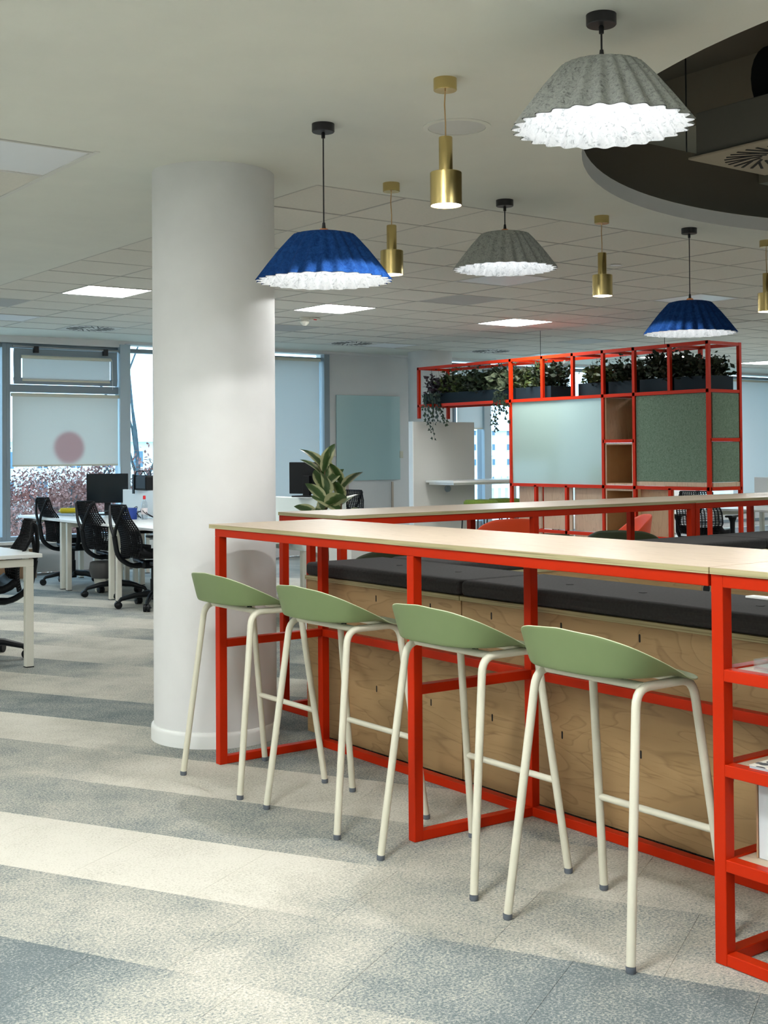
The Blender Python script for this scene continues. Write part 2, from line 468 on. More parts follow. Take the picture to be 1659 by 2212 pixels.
m4 = N(nt, 'ShaderNodeMath', operation='MULTIPLY'); nt.links.new(sx.outputs['X'], m4.inputs[0]); m4.inputs[1].default_value = .45
m5 = N(nt, 'ShaderNodeMath', operation='MULTIPLY'); nt.links.new(fl.outputs[0], m5.inputs[0]); m5.inputs[1].default_value = 7.37
nt.links.new(m4.outputs[0], cb.inputs[0]); nt.links.new(m5.outputs[0], cb.inputs[1])
nz = N(nt, 'ShaderNodeTexNoise', i_Scale=1.0, i_Detail=1); nt.links.new(cb.outputs[0], nz.inputs[0])
na = N(nt, 'ShaderNodeTexNoise', i_Scale=120.0, i_Detail=3, i_Roughness=.8); nt.links.new(geo.outputs['Position'], na.inputs[0])
nb = N(nt, 'ShaderNodeTexNoise', i_Scale=4.0, i_Detail=6, i_Roughness=.65); nt.links.new(geo.outputs['Position'], nb.inputs[0])
ad = N(nt, 'ShaderNodeMath', operation='MULTIPLY_ADD'); nt.links.new(na.outputs[0], ad.inputs[0]); ad.inputs[1].default_value = .5; nt.links.new(nz.outputs[0], ad.inputs[2])
ad2 = N(nt, 'ShaderNodeMath', operation='MULTIPLY_ADD'); nt.links.new(nb.outputs[0], ad2.inputs[0]); ad2.inputs[1].default_value = .25; nt.links.new(ad.outputs[0], ad2.inputs[2])
ad3 = N(nt, 'ShaderNodeMath', operation='SUBTRACT'); nt.links.new(ad2.outputs[0], ad3.inputs[0]); ad3.inputs[1].default_value = .375
r_ = ramp(nt, [(.36, (.27, .29, .28)), (.5, (.42, .42, .39)), (.62, (.60, .58, .51))], ad3.outputs[0]); nt.links.new(r_.outputs[0], b.inputs['Base Color'])
for (P, u, v, r) in rest:
    a = EU * u + EV * v
    mbf.quad(a, a + EU * (HT - g), a + EU * (HT - g) + EV * (TV - g), a + EV * (TV - g))
mbf.build('carpet_field', MC, floor, kind='stuff')

# ---------------------------------------------------------------- ceiling
CX0, CY0, CR = 6.43, 2.17, 2.936
GX0, GY0, GPX, GPY = 3.71, 5.571, .6075, .630
TY1 = GY0 + 13 * GPY      # 13.76
LX = 2.445                # right edge of the left tile field
ceil_bm = MB()
# plaster areas as thin slabs
def slab(mb, x0, x1, y0, y1): mb.box(x0, x1, y0, y1, ZC, ZC + .06)
NX = 28
GX1 = GX0 + NX * GPX
slab(ceil_bm, LX, GX0, GY0, TY1)
slab(ceil_bm, -7, 24, TY1, WY)
slab(ceil_bm, GX1, 24, -6, TY1)
slab(ceil_bm, -7, CX0 - CR - .4, -6, GY0)
slab(ceil_bm, CX0 + CR + .4, GX1, -6, GY0)
slab(ceil_bm, CX0 - CR - .4, CX0 + CR + .4, -6, CY0 - CR - .2)
# plate with the round opening
x0, x1, y0, y1 = CX0 - CR - .4, CX0 + CR + .4, CY0 - CR - .2, GY0
nseg = 128
for k in range(nseg):
    a0, a1 = 2 * pi * k / nseg, 2 * pi * (k + 1) / nseg
    def outer(a):
        c, s_ = cos(a), sin(a)
        t = min(((x1 - CX0) / c if c > 1e-9 else 1e9), ((x0 - CX0) / c if c < -1e-9 else 1e9), ((y1 - CY0) / s_ if s_ > 1e-9 else 1e9), ((y0 - CY0) / s_ if s_ < -1e-9 else 1e9))
        return (CX0 + c * t, CY0 + s_ * t, ZC)
    def inner(a, z=ZC): return (CX0 + CR * cos(a), CY0 + CR * sin(a), z)
    ceil_bm.quad(inner(a0), outer(a0), outer(a1), inner(a1))
for cxx, cyy in ((x0, y0), (x1, y0), (x1, y1), (x0, y1)):   # corner slivers
    a = atan2(cyy - CY0, cxx - CX0) % (2 * pi); k = int(a / (2 * pi / nseg)); a0, a1 = 2 * pi * k / nseg, 2 * pi * (k + 1) / nseg
    o0, o1 = outer(a0), outer(a1)
    n = len(ceil_bm.v); ceil_bm.v += [o0, (cxx, cyy, ZC), o1]; ceil_bm.f.append((n, n + 1, n + 2))
ceiling = struct(ceil_bm.build('ceiling', M['plaster']))
lip = MB()
for k in range(nseg):
    a0, a1 = 2 * pi * k / nseg, 2 * pi * (k + 1) / nseg
    lip.quad((CX0 + CR * cos(a0), CY0 + CR * sin(a0), ZC), (CX0 + CR * cos(a1), CY0 + CR * sin(a1), ZC), (CX0 + CR * cos(a1), CY0 + CR * sin(a1), ZC + .085), (CX0 + CR * cos(a0), CY0 + CR * sin(a0), ZC + .085))
lp = lip.build('opening_lip', M['wallpaint'], ceiling, smooth=True)
# dark service void above the opening
vd = MB()
VX0, VX1, VY0, VY1, VZ = CX0 - CR - .3, CX0 + CR + .3, CY0 - CR - .2, CY0 + CR + .35, 3.75
vd.quad((VX0, VY0, ZC + .085), (VX0, VY1, ZC + .085), (VX0, VY1, VZ), (VX0, VY0, VZ)).quad((VX0, VY1, ZC + .085), (VX1, VY1, ZC + .085), (VX1, VY1, VZ), (VX0, VY1, VZ))
vd.quad((VX1, VY0, ZC + .085), (VX1, VY1, ZC + .085), (VX1, VY1, VZ), (VX1, VY0, VZ)).quad((VX0, VY0, ZC + .085), (VX1, VY0, ZC + .085), (VX1, VY0, VZ), (VX0, VY0, VZ))
vd.box(VX0, VX1, VY0, VY1, VZ, VZ + .1)
vd.build('service_void', M['dark'], ceiling)
MB().box(6.1, 6.7, VY0, VY1, 3.42, VZ).build('concrete_beam', M['dark2'], ceiling)
MB().box(7.35, 7.6, VY0, VY1, 3.30, VZ).build('concrete_beam', M['dark2'], ceiling)
MB().box(4.0, 4.06, VY0, VY1, 3.5, 3.62).box(VX0, VX1, 1.1, 1.16, 3.52, 3.6).build('cable_tray', M['void'], ceiling)

# tile grid: void slab above, T bars, tiles
MB().box(GX0, GX1, GY0, TY1, ZC + .03, ZC + .08).build('grid_backing', M['tilegap'], ceiling)
MB().box(-7, LX, GY0, TY1, ZC + .03, ZC + .08).build('grid_backing', M['tilegap'], ceiling)
for i in range(NX + 1):
    MB().box(GX0 + i * GPX - .005, GX0 + i * GPX + .005, GY0, TY1, ZC - .0015, ZC + .004).build('grid_bar', mat('grid_bar_paint', (.47, .47, .44), .6) if i == 0 else bpy.data.materials['grid_bar_paint'], ceiling)
for j in range(14):
    MB().box(GX0, GX1, GY0 + j * GPY - .005, GY0 + j * GPY + .005, ZC - .0025, ZC + .004).build('grid_bar', bpy.data.materials['grid_bar_paint'], ceiling)
    MB().box(-5, LX, GY0 + j * GPY - .005, GY0 + j * GPY + .005, ZC - .0025, ZC + .004).build('grid_bar', bpy.data.materials['grid_bar_paint'], ceiling)
for i in range(1, 11):
    MB().box(LX - i * GPX - .005, LX - i * GPX + .005, GY0, TY1, ZC - .0015, ZC + .004).build('grid_bar', bpy.data.materials['grid_bar_paint'], ceiling)
SPECIAL = {}   # (i, j) -> type
def cell(x, y): return (int(math.floor((x - GX0) / GPX)), int(math.floor((y - GY0) / GPY)))
for x, y, t in ((4.63, 10.35, 'lit'), (7.07, 10.32, 'lit'), (9.45, 10.3, 'lit'), (7.67, 9.03, 'perf'), (7.87, 11.9, 'perf'), (11.95, 11.55, 'perf'),
                (7.03, 7.77, 'off'), (9.45, 7.77, 'off'), (4.58, 12.8, 'off'), (5.85, 13.45, 'vent'), (9.45, 13.45, 'vent'), (12.1, 13.45, 'vent'), (13.2, 13.45, 'off'),
                (4.1, 11.6, 'perf'), (10.0, 13.45, 'off'), (15.25, 12.9, 'lit'), (17.1, 12.9, 'lit'), (16.2, 11.0, 'perf'), (15.9, 13.45, 'vent'),
                (15.0, 9.6, 'lit'), (12.0, 6.5, 'lit'), (18.6, 9.6, 'lit'), (14.0, 7.2, 'off')):  # lit ones in this row are out of view, added to brighten the back
    SPECIAL[cell(x, y)] = t
cell_mesh = {}
gp = .003
def tile_obj(x, y, w, h, k, par=ceiling):
    if (w, h) not in cell_mesh: cell_mesh[(w, h)] = MB().box(gp, w - gp, gp, h - gp, 0, .02).mesh('ceiling_tile', M['tile'])
    o = bpy.data.objects.new('ceiling_tile', cell_mesh[(w, h)]); COL.objects.link(o); o.parent = par
    o.location = (x, y, ZC + random.Random(k).choice((0, 0, .0012, .0025)))
    return o
alltiles = []
for i in range(NX):
    for j in range(13):
        if (i, j) in SPECIAL: continue
        alltiles.append((GX0 + i * GPX, GY0 + j * GPY, i * 100 + j))
for i in range(-15, 0):
    for j in range(13):
        x, y = LX + i * GPX, GY0 + j * GPY
        if (i, j) == (-1, 0) or (i, j) == (-2, 0): continue
        alltiles.append((x, y, i * 100 + j))
def cvis(x, y):
    d = x * fw.x + y * fw.y
    if d < 3: return False
    px = 829.5 + F_PX * (x * rt.x + y * rt.y) / d
    return -150 < px < 1800
A_ = sorted([t for t in alltiles if cvis(t[0] + .3, t[1] + .3)], key=lambda t: t[0] ** 2 + t[1] ** 2)
for (x, y, k) in A_[:285]: tile_obj(x, y, GPX, GPY, k)
fm = MB()
for (x, y, k) in A_[285:] + [t for t in alltiles if not cvis(t[0] + .3, t[1] + .3)]:
    fm.box(x + gp, x + GPX - gp, y + gp, y + GPY - gp, ZC, ZC + .02)
fm.build('ceiling_tile_field', M['tile'], ceiling, kind='stuff')

# fixtures in the grid --------------------------------------------------
def panel_light(x, y, w, h, lit, label, grp):
    t = empty('ceiling_light', label, 'ceiling light', (x, y, ZC), 0, grp)
    fr = MB(); e = .018
    fr.box(gp, w - gp, gp, e, -.004, .014).box(gp, w - gp, h - e, h - gp, -.004, .014).box(gp, e, e, h - e, -.004, .014).box(w - e, w - gp, e, h - e, -.004, .014)
    fr.build('frame', M['tbar'], t)
    MB().box(e, w - e, e, h - e, .002, .012).build('diffuser', M['lit'] if lit else M['offpanel'], t)
    return t
def slotvent(x, y, w, h, z, label, m1, m2, zt=.012, nslots=24):
    t = empty('air_diffuser', label, 'ceiling vent', (x, y, z))
    pl = MB(); c = w / 2; cy = h / 2
    MB().box(gp, w - gp, gp, h - gp, 0.0, zt).build('face_plate', m1, t)
    for k in range(nslots):
        a = 2 * pi * k / nslots; r0_, r1_ = (.085, .265) if k % 2 else (.15, .265)
        r1_ *= w / .6; r0_ *= w / .6
        d = Vector((cos(a), sin(a), 0)); sd = d.cross(Vector((0, 0, 1)))
        tw = .35
        p = Vector((c, cy, -.001)) + d * r0_ - sd * .03; q = Vector((c, cy, -.001)) + d * r1_ + sd * .03
        MB().beam(p, q, .011, .0024).build('slot', m2, t)
    return t
names = {'lit': [], 'off': []}
LAB = {
 cell(4.63, 10.35): 'lit square ceiling panel left of the big white column, above the office desks',
 cell(7.07, 10.32): 'lit square ceiling panel just below and behind the front blue pendant',
 cell(9.45, 10.3): 'lit square ceiling panel beneath the smaller grey pendant, in mid ceiling',
 cell(15.25, 12.9): 'lit ceiling panel seen through the top of the red shelf frame',
 cell(17.1, 12.9): 'lit ceiling panel at the right edge beyond the red shelf',
 cell(15.0, 9.6): 'added unseen lit ceiling panel high at the far right over the back desks',
 cell(12.0, 6.5): 'added unseen lit ceiling panel over the right-hand lounge area',
 cell(18.6, 9.6): 'added unseen lit ceiling panel at the far right end of the office',
 cell(7.03, 7.77): 'unlit white ceiling panel right under the smaller grey pendant',
 cell(9.45, 7.77): 'unlit white ceiling panel behind the far blue pendant',
 cell(4.58, 12.8): 'unlit pale blue ceiling panel at the left edge near the windows',
 cell(13.2, 13.45): 'unlit pale ceiling panel just above the top rail of the red shelf',
 cell(10.0, 13.45): 'unlit pale ceiling panel beside the slotted vent near the back column',
 cell(14.0, 7.2): 'unlit ceiling panel on the far right over the back office'}
for (i, j), t in SPECIAL.items():
    x, y = GX0 + i * GPX, GY0 + j * GPY
    if t in ('lit', 'off'): panel_light(x, y, GPX, GPY, t == 'lit', LAB[(i, j)], 'square ceiling panels')
    elif t == 'perf':
        nm = {cell(7.67, 9.03): 'grey perforated ceiling grille below the smaller grey pendant', cell(7.87, 11.9): 'grey perforated ceiling grille next to the smoke detector',
              cell(11.95, 11.55): 'grey perforated ceiling grille above the red shelf planters', cell(4.1, 11.6): 'grey perforated ceiling grille at the left edge of the picture'}.get((i, j), 'grey perforated ceiling grille near the far right corner of the ceiling')
        q = empty('ceiling_grille', nm, 'ceiling vent', (x, y, ZC))
        MB().box(.012, GPX - .012, .012, GPY - .012, 0, .012).build('perforated_plate', M['perf'], q)
        MB().box(gp, GPX - gp, gp, .012, -.002, .014).box(gp, GPX - gp, GPY - .012, GPY - gp, -.002, .014).box(gp, .012, .012, GPY - .012, -.002, .014).box(GPX - .012, GPX - gp, .012, GPY - .012, -.002, .014).build('frame', M['tbar'], q)
    else:
        nm = {cell(5.85, 13.45): 'round slotted air vent in the ceiling above the left window', cell(9.45, 13.45): 'round slotted air vent in the ceiling right of the big column',
              cell(12.1, 13.45): 'round slotted air vent above the left end of the red shelf'}.get((i, j), 'round slotted air vent seen through the top right of the red shelf')
        slotvent(x, y, GPX, GPY, ZC, nm, M['tbar'], M['void'])
# left tile field: big pale panel by the plaster edge
panel_light(LX - GPX, GY0, GPX, GPY, False, 'large unlit pale ceiling panel in the upper left corner of the picture', 'square ceiling panels')
panel_light(LX - 2 * GPX, GY0, GPX, GPY, False, 'unlit pale ceiling panel at the left picture edge above the office desks', 'square ceiling panels')
MB().box(LX - .012, LX + .012, GY0 - .03, TY1, ZC - .003, ZC + .004).build('edge_trim', M['tbar'], ceiling)
# unseen ceiling panels added for fill; those on the left follow the stool shadows
k = 0
for x, y, lab, e in ((-1.6, .9, 'unseen lit ceiling panel behind the photographer, left front', 60), (-1.6, 4.2, 'unseen lit ceiling panel left of the photographer, level with the bar end', 60), (1.2, -1.6, 'added lit ceiling panel behind the photographer, centre', 30),
             (-4.4, 2.6, 'unseen lit ceiling panel far left of the photographer', 60), (.6, 2.0, 'unseen lit ceiling panel above the empty carpet left of the bar, above the picture', 38), (4.0, -2.6, 'added lit ceiling panel behind the bar shelf, beyond the picture', 25),
             (-1.0, 7.6, 'unseen lit ceiling panel beyond the left picture edge, near side', 60), (-1.0, 11.0, 'added lit ceiling panel beyond the left picture edge, window side', 60), (-4.4, -1.5, 'added lit ceiling panel in the rear left corner of the office', 40), (13.5, 1.5, 'added lit ceiling panel beyond the right picture edge, near side', 80), (17.5, 4.5, 'added lit ceiling panel beyond the right picture edge, far side', 80), (11.0, -2.5, 'added lit ceiling panel in the rear right part of the office', 60)):
    t = panel_light(x, y, .6, .6, True, lab, 'square ceiling panels'); t.location.z = ZC - .016
    area('unseen_panel_lamp', (.3, .3, -.02), (.56, .56), e * .78, (.975, 1, .93), parent=t)
for x, y in ((4.34, 9.98), (6.75, 9.98), (9.2, 9.98), (15.0, 12.6)):
    pass

# smoke detector, round speaker, small spots
t = empty('smoke_detector', 'round white smoke detector hanging from the ceiling beside a lit panel', 'smoke detector', (7.24, 11.13, ZC))
MB().lathe([(.055, 0), (.055, -.02), (.03, -.025), (.05, -.045), (.045, -.062), (.02, -.085), (.0, -.088)], n=20, cap=False).build('sensor_body', M['smoke'], t, smooth=True)
MB().box(.04, .15, -.08, -.03, -.028, -.005).build('indicator_arm', M['smoke'], t, bevel=.004)
MB().box(.06, .10, -.082, -.079, -.03, -.02).build('red_lens', M['redcap'], t)
t = empty('ceiling_speaker', 'round flush white speaker in the ceiling behind the nearest brass pendant', 'speaker', (3.55, 4.22, ZC))
MB().lathe([(.150, 0), (.150, -.004), (.128, -.006), (.128, 0)], n=48, cap=False).build('rim', M['plaster'], t, smooth=True)
MB().lathe([(.127, -.003), (.0, -.003)], n=48, cap=False).build('grille', mat('speaker_grille', (.60, .62, .60), .7), t)
for nm, (x, y) in (('small round recessed downlight in the ceiling right of a brass pendant', (7.2, 6.67)), ('small round recessed downlight above the left end of the red shelf', (12.9, 14.5)), ('small round recessed downlight near the window right of the column', (8.6, 14.2))):
    t = empty('downlight', nm, 'ceiling light', (x, y, ZC))
    MB().lathe([(.06, -.004), (.045, -.006), (.045, .01)], n=20, cap=False).build('ring', M['tbar'], t, smooth=True)
    MB().lathe([(.045, -.004), (0, -.004)], n=20, cap=False).build('lens', M['offpanel'], t)

# duct and diffuser in the void
t = empty('hanging_duct', 'dark rectangular air duct with a square slotted outlet inside the round ceiling opening', 'duct', (5.24, 3.71, 2.96))
MB().box(0, .58, -2.2, .57, .012, .245).build('duct_box', M['duct'], t, bevel=.004)
MB().box(-.03, .62, -.03, .60, 0, .013).build('outlet_plate', mat('taupe_plate', (.34, .30, .22), .7), t, bevel=.004)
for k in range(28):
    a = 2 * pi * k / 28 + .1
    d = Vector((cos(a), sin(a), 0)); sd = d.cross(Vector((0, 0, 1)))
    c = Vector((.295, .285, -.001)); ra = .07 if k % 2 else .13
    MB().beam(c + d * ra - sd * .045, c + d * .262 + sd * .02, .014, .004).build('slot', M['void'], t)
MB().tube([(5.82, .1, 3.43), (5.82, 1.4, 3.43), (5.82, 4.16, 3.43), (5.82, 4.18, 3.43), (5.82, 4.2, 3.43)], [.21, .21, .21, .22, .22], 24).build('round_duct', M['void'], None, smooth=True)
tag(bpy.data.objects['round_duct'], 'black round air duct partly visible above the rectangular duct in the ceiling opening', 'duct')
for (x, y) in ((5.20, 4.31), (5.6, 3.6)):
    MB().tube([(x, y, 3.0), (x, y, VZ)], .004, 6).build('threaded_rod', M['void'], t, loc=(-5.24, -3.71, -2.96))

# ---------------------------------------------------------------- walls
struct(MB().box(-7.2, -7, -6, WY + .2, 0, ZC).build('wall_left', M['wallpaint']))
struct(MB().box(-7, 24, -6.2, -6, 0, ZC).build('wall_back', M['wallpaint']))
struct(MB().box(24, 24.2, -6, WY + .2, 0, ZC).build('wall_right', M['wallpaint']))
wf = struct(MB().box(9.95, 12.3, WY, WY + .2, 0, ZC).box(16.6, 18.0, WY, WY + .2, 0, ZC).box(-7, 3.5, WY, WY + .2, 0, ZC).box(21, 24, WY, WY + .2, 0, ZC).build('wall_front', M['wallpaint']))
MB().box(16.58, 17.4, WY - .35, WY - .001, 0, ZC - .001).build('wall_pier', M['wallpaint'], wf)
# window lintel strip and sill
struct(MB().box(3.5, 21, WY - .02, WY + .25, .0, .36).build('trim_1', M['wallpaint']))
struct(MB().box(3.5, 6.84, WY - .10, WY + .25, 2.785, ZC).box(6.84, 21, WY - .10, WY + .25, 2.835, ZC).build('trim_5', M['wallpaint']))
struct(MB().box(3.5, 9.95, WY - .16, WY - .02, .36, .40).build('trim_2', M['white'], bevel=.004))

def window(idx, x0, x1, z0, z1, blind=None, transom=None, parts=True, mull=.05):
    w = bpy.data.objects.new('window_%d' % idx, None); COL.objects.link(w); w['kind'] = 'structure'; w.location = (x0, WY, 0)
    L = x1 - x0
    fr = MB(); e = mull
    fr.box(0, e, -.05, .08, z0, z1).box(L - e, L, -.05, .08, z0, z1).box(e, L - e, -.04, .08, z1 - .05, z1).box(e, L - e, -.04, .08, z0, z0 + .05)
    if transom: fr.box(e, L - e, -.045, .08, transom - .045, transom + .045)
    fr.build('window_frame', M['winframe'], w, bevel=.003)
    MB().box(e, L - e, .02, .028, z0 + .05, z1 - .05).build('pane', M['glass'], w)
    return w
def blind(name, lab, x0, x1, ztop, zbot, y, m, grp='roller blinds'):
    t = empty(name, lab, 'window blind', (x0, y, 0), 0, grp)
    L = x1 - x0
    MB().tube([(0, 0, ztop), (L, 0, ztop)], .022, 12).build('roller_tube', M['cream'], t, smooth=True)
    MB().box(.015, L - .015, -.001, .001, zbot, ztop).build('fabric', m, t)
    MB().box(.015, L - .015, -.006, .006, zbot - .018, zbot + .002).build('bottom_bar', M['cream'], t)
    MB().tube([(L + .01, -.01, ztop), (L + .022, -.01, ztop - .25), (L + .02, -.01, zbot - .1), (L + .008, -.01, zbot + .1), (L + .005, -.01, ztop)], .0018, 5).build('cord', M['white'], t)
    return t
# window 1 (left edge), 2 (with vent sash), 3 clear, 4 hidden, 5 full blind
window(1, 3.7, 5.33, .40, 2.78)
w2 = window(2, 5.33, 6.84, .40, 2.78, transom=2.24)
# opening sash in the top of window 2
sash = MB(); a0, a1, zz0, zz1 = .09, 1.42, 2.29, 2.72
sash.box(a0, a1, -.075, -.045, zz0, zz0 + .075).box(a0, a1, -.075, -.045, zz1 - .075, zz1).box(a0, a0 + .085, -.075, -.045, zz0 + .075, zz1 - .075).box(a1 - .085, a1, -.075, -.045, zz0 + .075, zz1 - .075)
sash.build('vent_sash', M['winframe'], w2, bevel=.004)
MB().tube([(.06, -.10, 2.745), (1.42, -.10, 2.735), (1.455, -.10, 2.70), (1.455, -.10, 1.2)], .012, 8).build('opener_rod', mat('rod_steel', (.30, .32, .33), .3, .8), w2, smooth=True)
for xx in (.32, 1.22): MB().box(xx, xx + .06, -.12, -.07, 2.67, 2.75).build('rod_bracket', M['blackmetal'], w2, bevel=.004)
window(3, 6.84, 8.3, .40, 2.78)
window(4, 8.3, 9.93, .40, 2.78)
MB().box(9.86, 9.95, WY - .14, WY - .05, .4, 2.82).build('window_mullion', M['winframe'], wf)
window(5, 12.3, 12.93, .10, 2.80)
window(6, 12.93, 14.45, .10, 2.80)
window(7, 14.45, 15.4, .10, 2.80)
window(8, 15.4, 16.6, .10, 2.80)
window(9, 18.0, 21.0, .10, 2.80)
for i, x in enumerate((6.84, 12.93, 14.62)): MB().box(x - .07, x + .07, WY - .12, WY - .05, .1, 2.82).build('window_mullion', mat('mullion_pale', (.42, .52, .58), .4), wf)
disc_through = blindmat('roller_blind_disc_through', spot=((.73, 0, 1.52), .21))
blind('roller_blind', 'small roller blind over the tilting top sash of the left window', 5.50, 6.66, 2.62, 2.345, WY - .085, M['blind'])
blind('roller_blind', 'wide roller blind with a show-through disc painted as a pink blur near its hem, left window', 5.38, 6.77, 2.16, 1.31, WY - .075, disc_through)
blind('roller_blind', 'full-length roller blind just right of the big white column', 8.36, 9.83, 2.74, .45, WY - .075, M['blind'])
blind('roller_blind', 'narrow half-drawn roller blind right of the back column, behind the white screen', 12.33, 12.90, 2.72, 1.80, WY - .075, M['blind'])
blind('roller_blind', 'roller blind seen through the planter tier of the red shelf', 13.05, 14.0, 2.72, 2.2, WY - .075, M['blind'])
blind('roller_blind', 'tall bright roller blind at the right picture edge', 18.95, 20.95, 2.72, .6, WY - .075, M['blind'])
# glass board and socket on the back wall panel
tag(MB().box(10.14, 11.28, WY - .03, WY - .012, 1.03, 2.26).build('glass_board', M['gsw'], bevel=.003), 'large pale teal glass writing board on the wall right of the big column', 'whiteboard')
tag(MB().box(11.27, 11.33, WY - .04, WY - .001, 1.35, 1.45).build('wall_socket', M['cream'], bevel=.004), 'small cream socket box on the wall beside the glass board', 'socket')
tag(MB().box(9.98, 10.13, WY - .03, WY - .001, 1.38, 1.47).build('wall_switch', M['cream'], bevel=.004), 'small cream switch plate on the wall left of the glass board', 'switch')
MB().box(11.13, 11.16, WY - .02, WY - .001, .1, 1.0).build('cable_cover', mat('beige_trim', (.55, .48, .40), .5), wf)
MB().box(10.32, 10.35, WY - .02, WY - .001, .1, 1.0).build('cable_cover', mat('beige_trim2', (.55, .45, .40), .5), wf)
MB().box(9.98, 9.99, WY - .006, WY - .001, .1, 2.84).build('panel_joint', M['tbar'], wf)

# columns
def column(name, x, y, r, lab):
    o = MB().lathe([(r, 0), (r, ZC)], n=96, cap=False).build(name, M['column'], None, (x, y, 0), smooth=True)
    tag(o, lab, 'column')
    MB().lathe([(r, .078), (r + .006, .077), (r + .012, .070), (r + .014, .058), (r + .014, .0)], n=96, cap=False).build('skirting', M['white'], o, smooth=True)
    return o
column('round_column', 3.137, 5.675, .311, 'big white round column in the middle left, from floor to ceiling')
column('round_column', 11.28, 14.05, .315, 'white round column far behind, beside the teal glass board')

# ---------------------------------------------------------------- outdoors
tag(MB().box(-150, 400, WY + .6, 420, -6.1, -6).build('ground_outside', M['grass']), 'pale ground outside far below the windows', 'ground')
def building(name, lab, x0, x1, y0, y1, z1, rows, cols, ww, wh, base=-6, z0=-3, dz=3, margin=1.5):
    t = empty(name, lab, 'building', (x0, y0, base))
    MB().box(0, x1 - x0, 0, y1 - y0, 0, z1 - base).build('wall', M['facade'], t)
    MB().box(-.3, x1 - x0 + .3, -.5, y1 - y0, z1 - base, z1 - base + .35).build('cornice', M['white'], t)
    for r in range(rows):
        for c in range(cols):
            x = margin + c * ((x1 - x0 - 2 * margin) / max(1, cols - 1)); z = z0 + r * dz - base
            wo = MB().box(x, x + ww, -.06, .02, z, z + wh).build('window', M['winfar'], t)
            mb = MB().box(x + ww * .45, x + ww * .55, -.09, -.06, z, z + wh).box(x - .08, x + ww + .08, -.09, -.06, z - .12, z)
            mb.build('window_bar', M['white'], wo)
    return t
building('office_building', 'long white building with small dark windows across the street, left', 38, 82, 110, 122, 2.6, 3, 14, .9, 1.5, z0=-5.2, dz=2.7)
b2 = building('apartment_block', 'white block with paired windows and an air conditioner, seen through the right window', 155, 200, 190, 202, 5.6, 4, 9, 1.7, 1.2, z0=-4.3, dz=3.0, margin=2.4)
MB().box(12.6, 13.6, -.45, -.05, 6.6, 7.4).build('air_conditioner', M['white'], b2, bevel=.05)
t = empty('terrace_railing', 'white slatted terrace railing outside the right window', 'railing', (12.0, 18.2, -6))
MB().box(0, 6, -.05, .05, 6.95, 7.02).build('top_rail', M['white'], t)
for k in range(34): MB().box(.05 + k * .18, .12 + k * .18, -.02, .02, 5.8, 6.95).build('baluster', M['white'], t)
def tree(name, lab, x, y, base, h, crown, leaves, lmat, seed, spread=1.0):
    rr = random.Random(seed)
    t = empty(name, lab, 'tree', (x, y, base), 0, 'trees outside the windows')
    mb = MB(); tips = []
    def grow(p, d, L, r, lev):
        q = p + d * L
        mid = p + d * L * .5 + Vector((rr.uniform(-1, 1), rr.uniform(-1, 1), 0)) * L * .06
        mb.tube([p, mid, q], [r, r * .85, r * .68], 6 if lev < 2 else 4)
        tips.append((q, lev)); tips.append((mid, lev))
        if lev < crown:
            for k in range(3 if lev else 4):
                a = rr.uniform(0, 2 * pi)
                nd = (d + Vector((cos(a), sin(a), rr.uniform(-.15, .45))) * (.75 * spread)).normalized()
                grow(q, nd, L * rr.uniform(.6, .82), r * .64, lev + 1)
    grow(Vector((0, 0, 0)), Vector((0, 0, 1)), h * .38, h * (.013 if leaves else .0042), 0)
    mb.build('branches', M['treebark'], t)
    if leaves:
        lf = MB(); tp = [p for p, l in tips if l >= 2]
        for i in range(leaves):
            p = rr.choice(tp) + Vector((rr.gauss(0, .2), rr.gauss(0, .2), rr.gauss(0, .16)))
            s_ = rr.uniform(.024, .05); a = Vector((rr.uniform(-1, 1), rr.uniform(-1, 1), rr.uniform(-1, 1))).normalized(); b_ = a.cross(Vector((.3, .2, 1))).normalized()
            lf.quad(p - a * s_, p - b_ * s_ * .5, p + a * s_, p + b_ * s_ * .5)
        lf.build('foliage', lmat, t, kind='stuff')
    return t
tree('autumn_tree', 'russet-leaved oak outside the left window, below the blind', 8.35, 20.5, -6, 7.3, 4, 46000, M['rust'], 3, 1.25)
tree('autumn_tree', 'second russet tree beyond the left picture edge outside', 9.9, 27.5, -6, 7.2, 4, 26000, M['rust'], 5, 1.2)
tree('bare_tree', 'tall bare grey tree outside between column and window', 11.15, 23.5, -6, 14.0, 5, 0, None, 11, .62)
tree('bare_tree', 'slender bare tree standing farther behind the first bare tree', 17.3, 36.0, -6, 16.5, 5, 0, None, 21, .6)

# ---------------------------------------------------------------- bar tables
def frame_piece(name, p, q, par, w=.04, h=.04):
    return MB().beam(p, q, w, h).build(name, M['red'], par, bevel=.0025)
def tabletop(par, x0, x1, y0, y1, z0, z1, m):
    t = MB().box(x0, x1, y0, y1, z1 - .0015, z1).build('tabletop', m, par)
    e = MB().box(x0, x1, y0, y1, z0, z1 - .0015).build('tabletop_edge', M['edge'], par)
    return t
BX0, BX1 = 2.845, 3.454
c2 = .02
bar = empty('bar_table', 'long near bar table with pale oak top, red steel frame and four green stools', 'table', (BX0, 2.292, 0))
L1 = 5.148 - 2.292
tabletop(bar, -.008, .632, 0, 5.190 - 2.292, 1.086, 1.105, M['oak'])
xf, xb = c2, (BX1 - BX0) - c2
for y in (L1 - c2, 3.672 - 2.292):
    frame_piece('post', (xf, y, 0), (xf, y, 1.05), bar)
    yb = y if y > 2 else 3.652 - 2.292
    frame_piece('post', (xb, yb, 0), (xb, yb, 1.05), bar)
    for z in (.0185, .556, 1.067): frame_piece('cross_rail', (xf + .02, y, z), (xb - .02, yb, z), bar, .04, .036)
